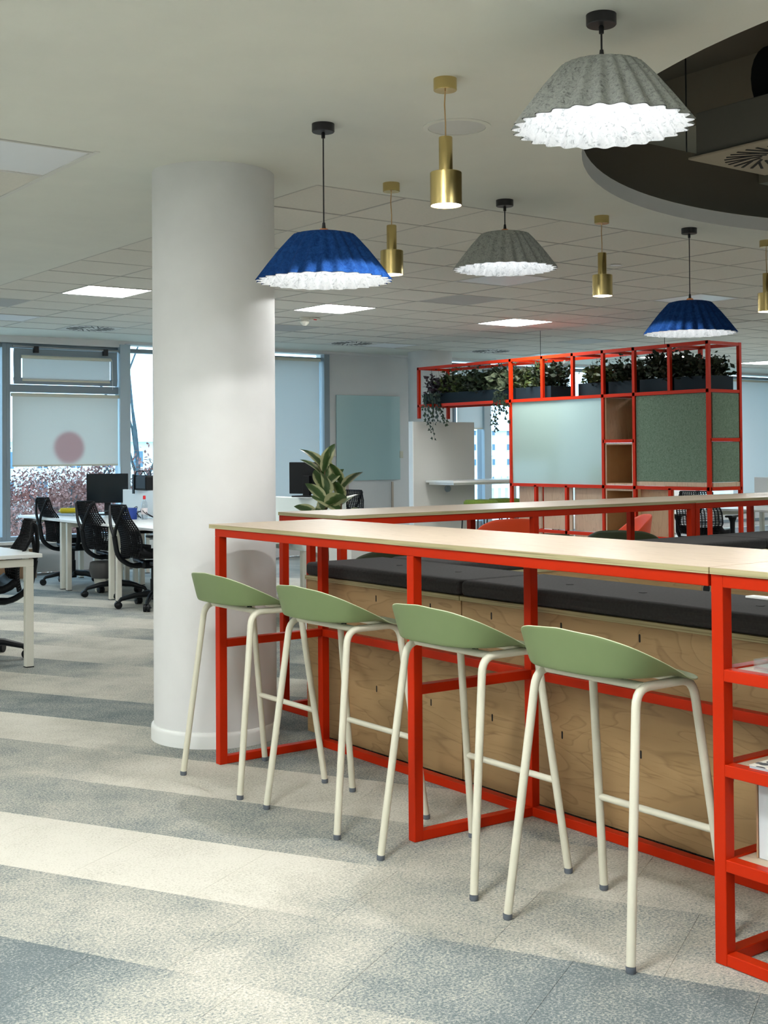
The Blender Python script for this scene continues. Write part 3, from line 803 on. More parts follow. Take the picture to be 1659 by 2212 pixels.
for z in (.0185, .556):
    frame_piece('long_rail', (xb, .01, z), (xb, 3.652 - 2.292 - .02, z), bar, .04, .036)
    frame_piece('long_rail', (xb, 3.652 - 2.292 + .02, z), (xb, L1 - .04, z), bar, .04, .036)
frame_piece('top_rail', (xf, .008, 1.068), (xf, L1, 1.068), bar, .04, .036)
frame_piece('top_rail', (xb, .008, 1.068), (xb, L1, 1.068), bar, .04, .036)

unit = empty('bar_shelf_unit', 'red steel shelf unit under the bar top at the right picture edge, with oak shelves', 'shelf', (BX0, .86, 0))
L2 = 2.290 - .86
tabletop(unit, -.008, .632, 0, L2 - .003, 1.086, 1.105, M['oak'])
for y in (L2 - .02, .02):
    for x in (xf, xb): frame_piece('post', (x, y, 0), (x, y, 1.0855), unit)
    for z in (.0185, .279, .542, .806, 1.067): frame_piece('cross_rail', (xf + .02, y, z), (xb - .02, y, z), unit, .04, .034)
for z in (.0185, .279, .542, .806, 1.067):
    for x in (xf, xb): frame_piece('long_rail', (x, .04, z), (x, L2 - .04, z), unit, .04, .034)
for z in (.279, .542, .806):
    MB().box(.04, xb - .02, .04, L2 - .04, z - .008, z + .012).build('shelf_board', M['oak'], unit)
# contents of the shelf unit
t = empty('acrylic_tray', 'clear acrylic tray on the top shelf of the red shelf unit', 'tray', (2.90, 1.75, .824))
MB().box(0, .45, 0, .44, 0, .004).build('base', M['clear'], t)
MB().box(0, .45, .436, .44, .004, .03).box(0, .45, 0, .004, .004, .03).box(0, .004, .004, .436, .004, .03).box(.446, .45, .004, .436, .004, .03).build('rim', M['clear'], t)
MB().box(.06, .30, .08, .38, .005, .011).build('sheet', M['white'], t)
def magmat():
    m = mat('spotted_cover', (.85, .85, .78), .4); nt, b = nodes(m)
    tc = N(nt, 'ShaderNodeTexCoord'); v = N(nt, 'ShaderNodeTexVoronoi', i_Scale=22.0); nt.links.new(tc.outputs['Object'], v.inputs[0])
    r = ramp(nt, [(.40, (.08, .09, .11)), (.44, (.85, .85, .78))], v.outputs['Distance']); nt.links.new(r.outputs[0], b.inputs['Base Color']); return m
t = empty('magazine', 'magazine with a dark spotted cover on the middle shelf of the red unit', 'magazine', (2.880, 1.895, .5545), radians(2))
MB().box(0, .22, 0, .29, 0, .012).build('pages', mat('blue_pages', (.40, .50, .55), .6), t)
MB().box(-.001, .221, -.001, .291, .012, .0135).build('cover', magmat(), t)
t = empty('archive_box', 'white archive box with a brown cardboard side on the bottom shelf of the red unit', 'box', (2.94, 1.88, .2915))
MB().box(0, .26, 0, .33, 0, .215).build('box_body', mat('grey_white_card', (.62, .68, .72), .6), t, bevel=.002)
MB().box(.0, .26, .332, .338, 0, .222).build('end_flap', M['cardboard'], t)

far = empty('bar_table', 'back bar table with pale oak top on red frame, crossing behind the near one', 'table', (3.73, 5.40, 0))
FL = 6.56 - 3.73
fy = (.02, .59)
tabletop(far, -.012, FL, -.008, .60, 1.086, 1.105, M['oakx'])
for x in (.02, 5.13 - 3.73, ):
    for y in fy: frame_piece('post', (x, y, 0), (x, y, 1.05), far)
    for z in (.0185, .556, 1.067): frame_piece('cross_rail', (x, fy[0] + .02, z), (x, fy[1] - .02, z), far, .04, .036)
frame_piece('post', (.20, fy[1], 0), (.20, fy[1], 1.05), far)
frame_piece('post', (FL - .022, fy[0], 0), (FL - .022, fy[0], 1.05), far)
for y in fy:
    frame_piece('top_rail', (0, y, 1.067), (FL - .002, y, 1.067), far, .04, .038)
    for z in (.0185, .556): frame_piece('long_rail', (.04, y, z), (FL - .045, y, z), far, .04, .036)
MB().box(.04, .5, .04, .57, .575, .589).build('shelf_board', M['oakx'], far)
far2 = empty('bar_table', 'right-hand continuation of the back bar table, running out of the picture', 'table', (6.563, 5.40, 0))
tabletop(far2, 0, 2.6, -.008, .60, 1.086, 1.105, M['oakx'])
for x in (.024, 1.35, 2.5):
    for y in fy: frame_piece('post', (x, y, 0), (x, y, 1.05), far2)
for y in fy:
    frame_piece('top_rail', (0.002, y, 1.067), (2.55, y, 1.067), far2, .04, .038)
    frame_piece('long_rail', (0.045, y, .0185), (2.48, y, .0185), far2, .04, .036)
for x in (-.035, -.012, .012, .035):
    MB().lathe([(.0, 0), (.004, 0), (.004, .002), (0, .002)], n=10, cap=False).build('bolt', M['blackmetal'], far2, loc=(x, -.001, 1.075))
t = empty('booklet', 'white booklet lying on the small shelf at the left end of the back bar table', 'booklet', (3.80, 5.52, .5895))
MB().box(0, .21, 0, .29, 0, .012).build('pages', M['white'], t)
MB().box(-.001, .211, -.001, .291, .012, .0135).build('cover', M['white'], t)

# ---------------------------------------------------------------- upholstered benches
def cushion(par, x0, x1, y0, y1, z0, z1, r=.03, tufts=()):
    mb = MB().box(x0, x1, y0, y1, z0, z1)
    o = mb.build('cushion', M['charcoal'], par, smooth=False)
    b = o.modifiers.new('bevel', 'BEVEL'); b.width = r; b.segments = 4
    for (tx, ty) in tufts:
        MB().lathe([(0, -.002), (.012, -.001), (.018, .0025), (0, .003)], n=12, cap=False).build('tuft', M['charcoal'], par, loc=(tx, ty, z1 - .001))
    return o
def slotpart(par, x, y, z, axis='x'):
    mb = MB(); n = len(mb.v)
    pts = []
    for k in range(9): a = pi * k / 8; pts.append((cos(a) * .0045, .011 + sin(a) * .0045))
    for k in range(9): a = pi + pi * k / 8; pts.append((cos(a) * .0045, -.011 + sin(a) * .0045))
    for (p, q) in pts: mb.v.append((x, y + p, z + q))
    mb.f.append(tuple(range(18)))
    mb.build('finger_slot', M['void'], par)
def bench_y(name, lab, x0, x1, y0, y1):
    t = empty(name, lab, 'bench', (x0, y0, 0))
    w, l = x1 - x0, y1 - y0
    MB().box(0.012, w - .012, 0.003, l - .002, .018, .788).build('side_panel', M['birch'], t, bevel=.0015)
    MB().box(0, w, 0.002, l - .001, .79, .810).build('seat_board', M['edge'], t, bevel=.001)
    for (px_, py_) in ((.05, .05), (w - .05, .05), (.05, l - .05), (w - .05, l - .05)):
        MB().lathe([(.022, 0), (.022, .01), (.014, .012), (.014, .018)], n=16).build('foot', M['blackplastic'], t, loc=(px_, py_, 0), smooth=True)
    return t
bA = bench_y('storage_bench', 'birch plywood storage bench with charcoal cushion, left end beside the first stool', 3.50, 4.0, 4.171, 5.395)
cushion(bA, .0, .5, .003, 1.222, .811, .877, .022, ((.25, .3), (.25, .75)))
bB = bench_y('storage_bench', 'long birch plywood storage bench with charcoal cushion, behind the three nearer stools', 3.50, 4.0, 1.70, 4.169)
cushion(bB, .0, .5, .003, 2.466, .811, .877, .022, ((.25, 2.05), (.25, 1.65), (.25, 1.1), (.25, .5)))
for yy in (4.795, 4.385): 
    for z in (.743, .317): slotpart(bA, .0115, yy - 4.171, z)
for yy in (3.975, 3.562, 3.155, 2.743, 2.33, 1.92):
    for z in (.743, .317): slotpart(bB, .0115, yy - 1.70, z)
bC = empty('storage_bench', 'birch bench wing with charcoal cushion running right in front of the back bar table', 'bench', (4.02, 4.88, 0))
MB().box(0, 3.9, .01, .49, .045, .788).build('side_panel', M['birchx'], bC, bevel=.0015)
MB().box(0, 3.9, 0, .49, .79, .81).build('seat_board', M['edge'], bC)
cushion(bC, .003, 1.30, 0, .49, .811, .877, .022)
cushion(bC, 1.305, 2.6, 0, .49, .811, .877, .022)
cushion(bC, 2.605, 3.9, 0, .49, .811, .877, .022)
for x in (.05, 1.3, 2.6, 3.85):
    for y in (.05, .44): MB().lathe([(.022, 0), (.022, .01), (.014, .012), (.014, .05)], n=16).build('foot', M['blackplastic'], bC, loc=(x, y, 0), smooth=True)
g_ = MB().tube([(0, 0, 0), (0, .012, 0)], .036, 24).build('grommet_ring', mat('chrome_ring', (.75, .78, .80), .2, 1), bC, loc=(2.0, -.002, .605), smooth=True)
MB().tube([(0, 0, 0), (0, .004, 0)], .029, 24).build('grommet_cap', M['blackplastic'], g_, loc=(0, -.003, 0), smooth=True)
tag(MB().box(0, .05, 0, .14, 0, .008).build('white_card_holder', M['white'], None, (3.90, 2.84, .878), bevel=.002), 'thin white card strip lying on the long bench cushion near the shelf unit', 'card')

# ---------------------------------------------------------------- stools and shells
def shell_mesh(name, mt, ax, ay, pan, crease, rim, power=2.6, edge=None, rc=.90, nphi=80, fr=1):
    """tub seat opening to +x. pan, crease: heights; rim: height of the lip against the angle from the back centre (degrees)"""
    def hr(d):
        for (a, za), (b, zb) in zip(rim, rim[1:]):
            if d <= b:
                t = (d - a) / (b - a); return za + (zb - za) * t
        return rim[-1][1]
    prof = [0, .4, .7, .84, rc - .01, rc, rc + .02, (rc + 1) / 2, .985, 1.0]
    V = []; Fc = []
    for i, t in enumerate(prof):
        for k in range(nphi):
            ph = 2 * pi * k / nphi; cx, sy = cos(ph), sin(ph)
            pw = power if cx < 0 else power - .6 * cx * fr
            rr = (abs(cx) ** pw + abs(sy) ** pw) ** (-1 / pw)
            axk = ax if cx < 0 else ax * (1 - fr * .22)
            d = abs(math.degrees(ph) - 180)
            h = (hr(max(0, d - 4)) + hr(d) + hr(min(180, d + 4))) / 3
            cz = min(crease, h + .004)
            if t <= rc: z = pan + (cz - pan) * (t / rc) ** 3
            else: z = cz + (h - cz) * (t - rc) / (1 - rc)
            V.append((cx * rr * axk * t, sy * rr * ay * t, z))
    for i in range(len(prof) - 1):
        for k in range(nphi):
            k2 = (k + 1) % nphi
            Fc.append((i * nphi + k, i * nphi + k2, (i + 1) * nphi + k2, (i + 1) * nphi + k))
    me = bpy.data.meshes.new(name); me.from_pydata(V, [], Fc)
    bm = bmesh.new(); bm.from_mesh(me); bmesh.ops.remove_doubles(bm, verts=bm.verts, dist=1e-5); bmesh.ops.recalc_face_normals(bm, faces=bm.faces)
    if sum(f.normal.z for f in bm.faces if f.calc_center_median().xy.length < .1) < 0: bmesh.ops.reverse_faces(bm, faces=bm.faces)
    bm.to_mesh(me); bm.free()
    me.materials.append(mt)
    if edge: me.materials.append(edge)
    for p in me.polygons: p.use_smooth = True
    return me
def shell_obj(par, me, thick=.006, edge=False, name='seat_shell'):
    o = bpy.data.objects.new(name, me); COL.objects.link(o); o.parent = par
    s = o.modifiers.new('thickness', 'SOLIDIFY'); s.thickness = thick; s.offset = -1
    if edge: s.material_offset_rim = 1
    sb = o.modifiers.new('smooth', 'SUBSURF'); sb.levels = 1; sb.render_levels = 1
    return o
stool = empty('bar_stool', 'leftmost sage green bar stool, in front of the white column', 'stool', (2.84, 4.803, 0), 0, 'sage green bar stools')
paleedge = mat('pale_shell_edge', (.46, .52, .34), .5)
# stools: asymmetric wall handled by the shell generator
RIM = [(0, .923), (30, .914), (40, .902), (50, .886), (60, .864), (70, .843), (80, .822), (90, .802), (100, .784), (112, .773), (130, .771), (180, .768)]
sm = shell_mesh('stool_shell', M['green'], .232, .262, .784, .795, RIM, 2.9, paleedge)
shell_obj(stool, sm, .005, True, 'seat_shell')
R_ = .0135
for s in (1, -1):
    pts = fillet([(-.211, s * .250, .018), (-.125, s * .203, .762), (.118, s * .203, .762), (.211, s * .250, .018)], .055)
    MB().tube(pts, R_, 14).build('leg_frame', M['cream'], stool, smooth=True)
    for (x, y) in ((-.2115, s * .2505), (.2115, s * .2505)):
        MB().lathe([(.0125, 0), (.0145, .003), (.0145, .018)], n=16).build('foot_cap', M['cap'], stool, loc=(x, y, 0), smooth=True)
MB().tube([(-.090, -.203, .762), (-.090, .203, .762)], .0125, 12).build('cross_tube', M['cream'], stool, smooth=True)
MB().tube([(.085, -.203, .762), (.085, .203, .762)], .0125, 12).build('cross_tube', M['cream'], stool, smooth=True)
MB().tube([(.174, -.231, .315), (.174, .231, .315)], .0115, 12).build('footrest', M['cream'], stool, smooth=True)
for x in (-.085, .085):
    for y in (-.12, .12): MB().lathe([(.011, 0), (.011, .016)], n=12).build('mount_stud', M['blackplastic'], stool, loc=(x, y, .768))
for yc, xc, lab in ((4.112, 2.853, 'second sage green bar stool from the left, at the left half of the near bar'), (3.324, 2.842, 'third sage green bar stool from the left, right behind the middle red post'), (2.636, 2.817, 'nearest and rightmost sage green bar stool, next to the red shelf unit')):
    dup(stool, (xc, yc, 0), 0, lab)

# lounge shell chairs behind the back bar
def lounge(name, lab, loc, rz, mt, grp, H=.78, seat=.44):
    t = empty(name, lab, 'chair', loc, rz, grp)
    q = H - seat
    rm = [(0, H), (30, H - .02 * q), (50, H - .12 * q), (70, H - .32 * q), (95, H - .58 * q), (120, H - .80 * q), (145, seat + .06), (165, seat + .01), (180, seat)]
    me = shell_mesh('lounge_shell', mt, .30, .32, seat, seat + .015, rm, 2.4, None, .82, 80, 0)
    shell_obj(t, me, .012, False, 'seat_shell')
    for sx_ in (-1, 1):
        for sy_ in (-1, 1):
            MB().tube([(sx_ * .23, sy_ * .23, 0), (sx_ * .13, sy_ * .13, seat - .02)], [.010, .014], 10).build('leg', M['blackmetal'], t, smooth=True)
    return t
lounge('lounge_chair', 'orange-red shell armchair seen over the back bar, left one of two', (7.42, 8.25, 0), radians(70), M['orange'], 'orange-red armchairs', .86)
lounge('lounge_chair', 'orange-red shell armchair turned sideways below the wooden cubes of the red shelf', (8.18, 7.60, 0), radians(145), M['orange'], 'orange-red armchairs', .88)
lounge('lounge_chair', 'dark olive shell chair with its back above the near bar top, right of centre', (7.27, 6.66, 0), radians(35), M['olive'], 'dark olive shell chairs', .84)
lounge('lounge_chair', 'dark olive shell chair barely showing above the bar between the orange-red ones', (6.66, 7.0, 0), radians(60), M['olive'], 'dark olive shell chairs', .825)
lounge('lounge_chair', 'dark olive shell chair behind the bench, seen under the near bar top', (4.92, 6.52, 0), radians(60), M['olive'], 'dark olive shell chairs', .82)
lounge('lounge_chair', 'dark olive shell chair cut off by the right picture edge', (8.52, 6.22, 0), radians(120), M['olive'], 'dark olive shell chairs', .84)

# ---------------------------------------------------------------- pendants
def felt_pendant(name, lab, x, y, zrim, mt, cop=True, E=2.6):
    t = empty(name, lab, 'pendant lamp', (x, y, ZC), 0, 'fluted felt pendant lamps')
    MB().lathe([(.0, -.036), (.047, -.036), (.0495, -.033), (.0495, 0)], n=40, cap=False).build('ceiling_rose', M['blackmetal'], t, smooth=True)
    zr = zrim - ZC; zt = zr + .208
    MB().lathe([(.0, -.065), (.008, -.062), (.0085, -.04), (.006, -.036)], n=14, cap=False).build('cord_grip', M['blackmetal'], t, smooth=True)
    MB().tube([(0, 0, -.05), (0, 0, zt + .03)], .0032, 8).build('cord', M['blackmetal'], t, smooth=True)
    MB().lathe([(.0, zt + .046), (.006, zt + .046), (.009, zt + .02), (.009, zt + .002), (0, zt)], n=14, cap=False).build('lamp_grip', M['blackmetal'], t, smooth=True)
    if cop: MB().lathe([(.0, zt + .018), (.018, zt + .018), (.022, zt + .013), (.022, zt - .004), (0, zt - .004)], n=24, cap=False).build('copper_cap', M['copper'], t, smooth=True)
    nfl, n = 26, 26 * 12
    def ring(r, z, amp, zamp=0):
        return [((r + amp * cos(nfl * 2 * pi * k / n)) * cos(2 * pi * k / n), (r + amp * cos(nfl * 2 * pi * k / n)) * sin(2 * pi * k / n), z) for k in range(n)]
    def surf(off, name_, m_):
        R = [(.02, zt, 0), (.10, zt - .002, 0), (.135, zt - .010, .0015), (.152, zt - .030, .004), (.19, zt - .075, .0065), (.235, zt - .135, .0095), (.287, zr, .0125)]
        V = []; Fc = []
        for (r, z, a) in R: V += ring(r - off, z - off * .6, a)
        for i in range(len(R) - 1):
            for k in range(n):
                k2 = (k + 1) % n; Fc.append((i * n + k, i * n + k2, (i + 1) * n + k2, (i + 1) * n + k))
        me = bpy.data.meshes.new(name_); me.from_pydata(V, [], Fc); me.materials.append(m_)
        for p in me.polygons: p.use_smooth = True
        o = bpy.data.objects.new(name_, me); COL.objects.link(o); o.parent = t; return o
    surf(0, 'shade', mt)
    surf(.004, 'shade_lining', M['feltwhite'])
    MB().lathe([(.0, .03), (.018, .03), (.018, .0), (.032, -.03), (.036, -.055), (.026, -.082), (0, -.092)], n=20, cap=False).build('bulb', M['bulb'], t, loc=(0, 0, zt - .045), smooth=True)
    l = bpy.data.lights.new('pendant_lamp', 'POINT'); l.energy = E; l.color = (.93, .97, 1); l.shadow_soft_size = .05
    lo_ = bpy.data.objects.new('pendant_lamp', l); lo_.location = (0, 0, zt - .16); lo_.parent = t; COL.objects.link(lo_)
    return t
felt_pendant('felt_pendant', 'large grey felt pendant nearest the camera, top right by the round opening', 3.025, 2.855, 2.497, M['feltgrey'], False)
felt_pendant('felt_pendant', 'blue felt pendant hanging on a long cord in front of the column', 3.042, 4.52, 2.182, M['feltblue'])
felt_pendant('felt_pendant', 'smaller-looking grey felt pendant between the brass lamps, over the back bar', 4.812, 5.302, 2.474, M['feltgrey'])
felt_pendant('felt_pendant', 'far blue felt pendant above the right end of the red shelf', 6.41, 5.30, 2.187, M['feltblue'])
def brass_pendant(lab, x, y, E=30):
    t = empty('brass_pendant', lab, 'pendant lamp', (x, y, ZC), 0, 'brass cylinder pendant lamps')
    MB().lathe([(.0, -.046), (.043, -.046), (.045, -.044), (.045, 0)], n=40, cap=False).build('ceiling_rose', M['brass'], t, smooth=True)
    zt = 2.642 - ZC
    MB().tube([(0, 0, -.045), (-.004, 0, -.10), (.002, .002, -.17), (0, 0, zt)], .0026, 8).build('cord', M['brasscord'], t, smooth=True)
    MB().lathe([(.0, zt), (.0255, zt), (.0265, zt - .002), (.0265, zt - .136)], n=40, cap=False).build('neck_cylinder', M['brass'], t, smooth=True)
    zb = 2.378 - ZC; zm = zt - .136
    MB().lathe([(.0265, zm), (.0595, zm), (.061, zm - .002), (.061, zb), (.0585, zb), (.0585, zb + .04), (.0, zb + .04)], n=48, cap=False).build('lamp_cylinder', M['brass'], t, smooth=True)
    MB().lathe([(.0575, zb + .003), (.04, zb - .0015), (0, zb - .003)], n=40, cap=False).build('lens', M['spotglow'], t, smooth=True)
    l = bpy.data.lights.new('spot_lamp', 'SPOT'); l.energy = E * .8; l.spot_size = radians(157.5); l.spot_blend = .04; l.color = (1, .985, .95); l.shadow_soft_size = .03
    lo_ = bpy.data.objects.new('spot_lamp', l); lo_.location = (0, 0, zb - .012); lo_.parent = t; COL.objects.link(lo_)
    return t
brass_pendant('nearest brass cylinder pendant, in front of the round ceiling speaker', 3.056, 3.70, 85)
brass_pendant('brass cylinder pendant just right of the front blue felt lamp', 4.009, 5.311, 40)
brass_pendant('brass cylinder pendant between the grey and the far blue felt lamps', 5.63, 5.327, 40)
brass_pendant('brass cylinder pendant cut off by the right picture edge', 7.225, 5.309, 40)
brass_pendant('added unseen brass cylinder pendant over the shelf unit, beyond the right picture edge', 3.05, 2.02, 60)  # out of view, added for more light on the stools

# ---------------------------------------------------------------- red shelf wall
SX0, SX1 = 9.90, 10.38
sh = empty('planter_shelf_wall', 'tall red steel shelf wall with planters on top, white board, wooden cubes and green panels', 'shelf', (SX0, 7.95, 0))
def sp(y): return y - 7.95
dX = SX1 - SX0
def rp(name, p, q, w=.035): return MB().beam(p, q, w, w).build(name, M['red'], sh)
Yp = [12.56, 10.83, 10.30, 9.82, 9.37, 8.93, 8.455, 7.97]
for y in Yp:
    full = y in (10.83, 9.37, 8.93, 7.97)
    z0 = 0 if full else (1.86 if y == 12.56 else 2.03)
    for x in (0, dX):
        if y in (8.93,) and x: continue
        rp('post', (x, sp(y), z0), (x, sp(y), 2.51))
    rp('cross_rail', (0, sp(y), 2.495), (dX, sp(y), 2.495), .03)
    if y in (12.56, 10.83, 9.37, 7.97): rp('cross_rail', (0, sp(y), 2.02), (dX, sp(y), 2.02), .03)
for y in (10.42, 9.93, 8.46): rp('post', (0, sp(y), 0), (0, sp(y), 1.05))
for x in (0, dX):
    rp('long_rail', (x, sp(12.575), 2.495), (x, sp(7.955), 2.495))
    rp('long_rail', (x, sp(12.575), 2.02), (x, sp(7.955), 2.02))
    rp('long_rail', (x, sp(10.84), .02), (x, sp(7.955), .02))
rp('long_rail', (0, sp(10.84), 1.05), (0, sp(7.955), 1.05)); rp('long_rail', (dX, sp(8.93), 1.05), (dX, sp(7.955), 1.05))
rp('long_rail', (0, sp(10.84), .535), (0, sp(8.46), .535))
rp('long_rail', (0, sp(9.37), 1.535), (0, sp(8.93), 1.535))
for z in (1.05, 1.535): rp('cross_rail', (0, sp(7.97), z), (dX, sp(7.97), z))
MB().box(.0, .012, sp(9.39), sp(10.81), 1.068, 2.002).build('glass_whiteboard', mat('pale_green_glass_board', (.32, .43, .39), .14, 0, .4, .2), sh)
for (a, b_) in ((9.39, 9.91), (9.95, 10.40), (10.44, 10.81)):
    for (z0, z1) in ((.04, .517), (.553, 1.032)): MB().box(.10, .118, sp(a), sp(b_), z0, z1).build('veneer_panel', M['veneerpale'], sh)
MB().box(dX - .06, dX - .04, sp(8.95), sp(9.35), 1.553, 2.0).build('veneer_panel', M['veneer'], sh)
MB().box(.0, dX - .06, sp(9.33), sp(9.352), 1.553, 2.0).build('veneer_panel', M['veneer'], sh)
def cube(y0, y1, z0, z1):
    t_ = .02
    MB().box(0.0, dX - .02, y0, y1, z0, z0 + t_).box(0.0, dX - .02, y0, y1, z1 - t_, z1).box(0.0, dX - .02, y0, y0 + t_, z0 + t_, z1 - t_).box(0.0, dX - .02, y1 - t_, y1, z0 + t_, z1 - t_).box(dX - .04, dX - .02, y0 + t_, y1 - t_, z0 + t_, z1 - t_).build('wooden_cube', M['mdf'], sh)
    MB().box(-.002, .0, y0, y1, z0, z0 + t_).box(-.002, .0, y0, y1, z1 - t_, z1).box(-.002, .0, y0, y0 + t_, z0 + t_, z1 - t_).box(-.002, .0, y1 - t_, y1, z0 + t_, z1 - t_).build('cube_edge', M['veneerpale'], sh)
cube(sp(8.95), sp(9.35), 1.07, 1.516); cube(sp(8.95), sp(9.35), .555, 1.03); cube(sp(8.95), sp(9.35), .04, .515)
MB().box(-.005, .04, sp(7.99), sp(8.91), 1.115, 2.0).build('felt_panel', M['feltgreen'], sh, bevel=.006)
MB().box(-.004, .045, sp(7.99), sp(8.91), 1.07, 1.113).build('panel_rail', M['veneerpale'], sh)
for (z0, z1) in ((1.115, 1.517), (1.553, 2.0)): MB().box(.045, dX - .02, sp(7.96), sp(7.99), z0, z1).build('felt_panel', M['feltgreen'], sh, bevel=.006)
MB().box(.045, dX - .02, sp(7.96), sp(7.99), 1.07, 1.113).build('panel_rail', M['veneerpale'], sh)
MB().box(.06, .078, sp(8.48), sp(8.91), .04, 1.03).build('veneer_panel', M['veneer'], sh)
for y in (8.95, 11.2, 10.3):
    pass
for k, (x, y) in enumerate(((10.38, 10.83), (10.38, 8.93))):
    tag(MB().tube([(x, y, 2.5), (x, y, ZC)], .003, 6).build('hanging_wire', M['blackmetal']), ('thin steel wire holding the left part of the red shelf to the ceiling', 'thin steel wire holding the right part of the red shelf to the ceiling')[k], 'wire')

def foliage(mb, rr, x0, x1, y0, y1, z0, z1, n, size=.05, upw=.7):
    for i in range(n):
        x, y = rr.uniform(x0, x1), rr.uniform(y0, y1)
        bump = .72 + .28 * sin(y * 9 + x * 3) * cos(y * 23)
        z = z0 + (z1 - z0) * (rr.random() ** .8) * bump
        p = Vector((x + rr.gauss(0, .02), y + rr.gauss(0, .02), z))
        a = Vector((rr.uniform(-1, 1), rr.uniform(-1, 1), rr.uniform(-.3, 1) * upw)).normalized()
        b_ = a.cross(Vector((rr.uniform(-1, 1), rr.uniform(-1, 1), rr.uniform(-1, 1)))).normalized()
        s = size * rr.uniform(.5, 1.2)
        m_ = p + a * s * .55
        n0 = len(mb.v); mb.v += [tuple(p), tuple(m_ + b_ * s * .28), tuple(p + a * s), tuple(m_ - b_ * s * .28)]; mb.f.append((n0, n0 + 1, n0 + 2, n0 + 3))
def planter(lab, y0, y1, seed, mats, h=.42, dens=2600):
    t = empty('planter_box', lab, 'planter', (SX0 + .05, y0, 2.038), 0, 'planters on the red shelf')
    L = y1 - y0; w = .36
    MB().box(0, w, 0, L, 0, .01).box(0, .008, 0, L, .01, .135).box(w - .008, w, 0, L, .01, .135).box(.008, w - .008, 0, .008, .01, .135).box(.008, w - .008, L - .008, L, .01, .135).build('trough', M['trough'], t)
    MB().box(.008, w - .008, .008, L - .008, .09, .11).build('soil', M['void'], t)
    rr = random.Random(seed)
    seg = len(mats)
    for i, mm in enumerate(mats):
        mb = MB(); a, b_ = L * i / seg, L * (i + 1) / seg
        foliage(mb, rr, .02, w - .02, max(.02, a - .06), min(L - .02, b_ + .06), .10, h * rr.uniform(.85, 1.05), int(dens * (b_ - a)), .075 if mm is not M['leafpale'] else .11)
        for k in range(int(14 * (b_ - a)) + 2):      # sprigs that reach higher
            x, y = rr.uniform(.05, w - .05), rr.uniform(a + .03, b_ - .03); top = h * rr.uniform(.9, 1.12)
            mb.tube([(x, y, .1), (x + rr.uniform(-.04, .04), y + rr.uniform(-.05, .05), top)], .002, 4)
            for q in range(7):
                f = .5 + .5 * q / 6; foliage(mb, rr, x - .012, x + .012, y - .03, y + .03, top * f - .03, top * f, 2, .05)
        mb.build('foliage', mm, t, kind='stuff')
    return t
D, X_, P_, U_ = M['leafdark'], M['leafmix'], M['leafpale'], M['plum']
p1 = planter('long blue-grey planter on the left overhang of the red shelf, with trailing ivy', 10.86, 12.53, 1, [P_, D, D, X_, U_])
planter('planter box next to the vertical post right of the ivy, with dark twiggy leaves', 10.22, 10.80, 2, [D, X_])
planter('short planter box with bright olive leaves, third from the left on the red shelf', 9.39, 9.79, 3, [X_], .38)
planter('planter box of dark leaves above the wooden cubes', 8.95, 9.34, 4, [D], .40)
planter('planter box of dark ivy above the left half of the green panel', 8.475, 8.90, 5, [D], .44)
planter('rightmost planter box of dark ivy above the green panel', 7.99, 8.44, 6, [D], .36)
def ivy(par, x, y, z, L, seed):
    rr = random.Random(seed); st = MB(); lf = MB()
    for s in range(5):
        px, py = x + rr.uniform(-.03, .03), y + rr.uniform(-.14, .14); ll = L * rr.uniform(.45, 1.0)
        pts = [Vector((px, py, z))]; k = 10
        for i in range(k): pts.append(pts[-1] + Vector((rr.gauss(-.003, .006), rr.gauss(-.008, .012), -ll / k)))
        st.tube(pts, .0018, 4)
        for p in pts[1:]:
            for q in range(2):
                pp = p + Vector((rr.gauss(0, .012), rr.gauss(0, .02), rr.gauss(0, .015))); s_ = rr.uniform(.028, .048)
                a = Vector((rr.uniform(-.4, .4), rr.choice((-1, 1)) * rr.uniform(.3, 1), rr.uniform(-1, .1))).normalized(); b_ = Vector((1, 0, .2)).cross(a).normalized()
                n0 = len(lf.v); lf.v += [tuple(pp), tuple(pp + a * s_ * .35 + b_ * s_ * .62), tuple(pp + a * s_ * .6 + b_ * s_ * .25), tuple(pp + a * s_ * 1.25), tuple(pp + a * s_ * .6 - b_ * s_ * .25), tuple(pp + a * s_ * .35 - b_ * s_ * .62)]
                lf.f.append(tuple(range(n0, n0 + 6)))
    o = lf.build('ivy_strands', M['leafdark'], par, kind='stuff'); st.build('ivy_stems', M['leafdark'], o)
ivy(p1, -.075, 12.28 - 10.86, .16, .62, 3); ivy(p1, -.07, 12.22 - 10.86, .14, .38, 8); ivy(p1, -.07, 11.05 - 10.86, .1, .50, 5); ivy(p1, .30, 10.98 - 10.86, .1, .45, 6)

# white screen with high table and lime stools at its left end
scr = empty('white_screen', 'white upright screen panel carrying the left end of the red shelf', 'screen', (9.76, 12.52, 0))
MB().box(0.012, 1.03, 0, .08, 0, 1.82).build('panel', mat('screen_board', (.56, .57, .54), .6), scr, bevel=.003)
MB().box(0, .012, -.002, .082, 0, 1.822).build('edge_strip', M['white'], scr)
ht = empty('high_table', 'white high table standing against the white screen', 'table', (9.95, 11.95, 0))
MB().box(0, 1.52, 0, .55, 1.045, 1.075).build('tabletop', M['white'], ht, bevel=.004)
MB().box(.03, 1.49, .03, .52, 1.02, 1.045).build('apron', M['white'], ht)
for y in (.04, .46): MB().box(1.42, 1.48, y, y + .05, 0, 1.02).build('leg', M['white'], ht, bevel=.003)
MB().beam((1.10, .07, .55), (1.43, .07, .92), .03, .05).build('brace', M['winframe'], ht)
tag(MB().lathe([(.0, -.03), (.04, -.03), (.045, 0), (0, 0)], n=20, cap=False).build('cable_outlet', M['winframe'], None, (0, 0, 0), smooth=True), 'round grey cable outlet on the white screen under the high table', 'outlet')
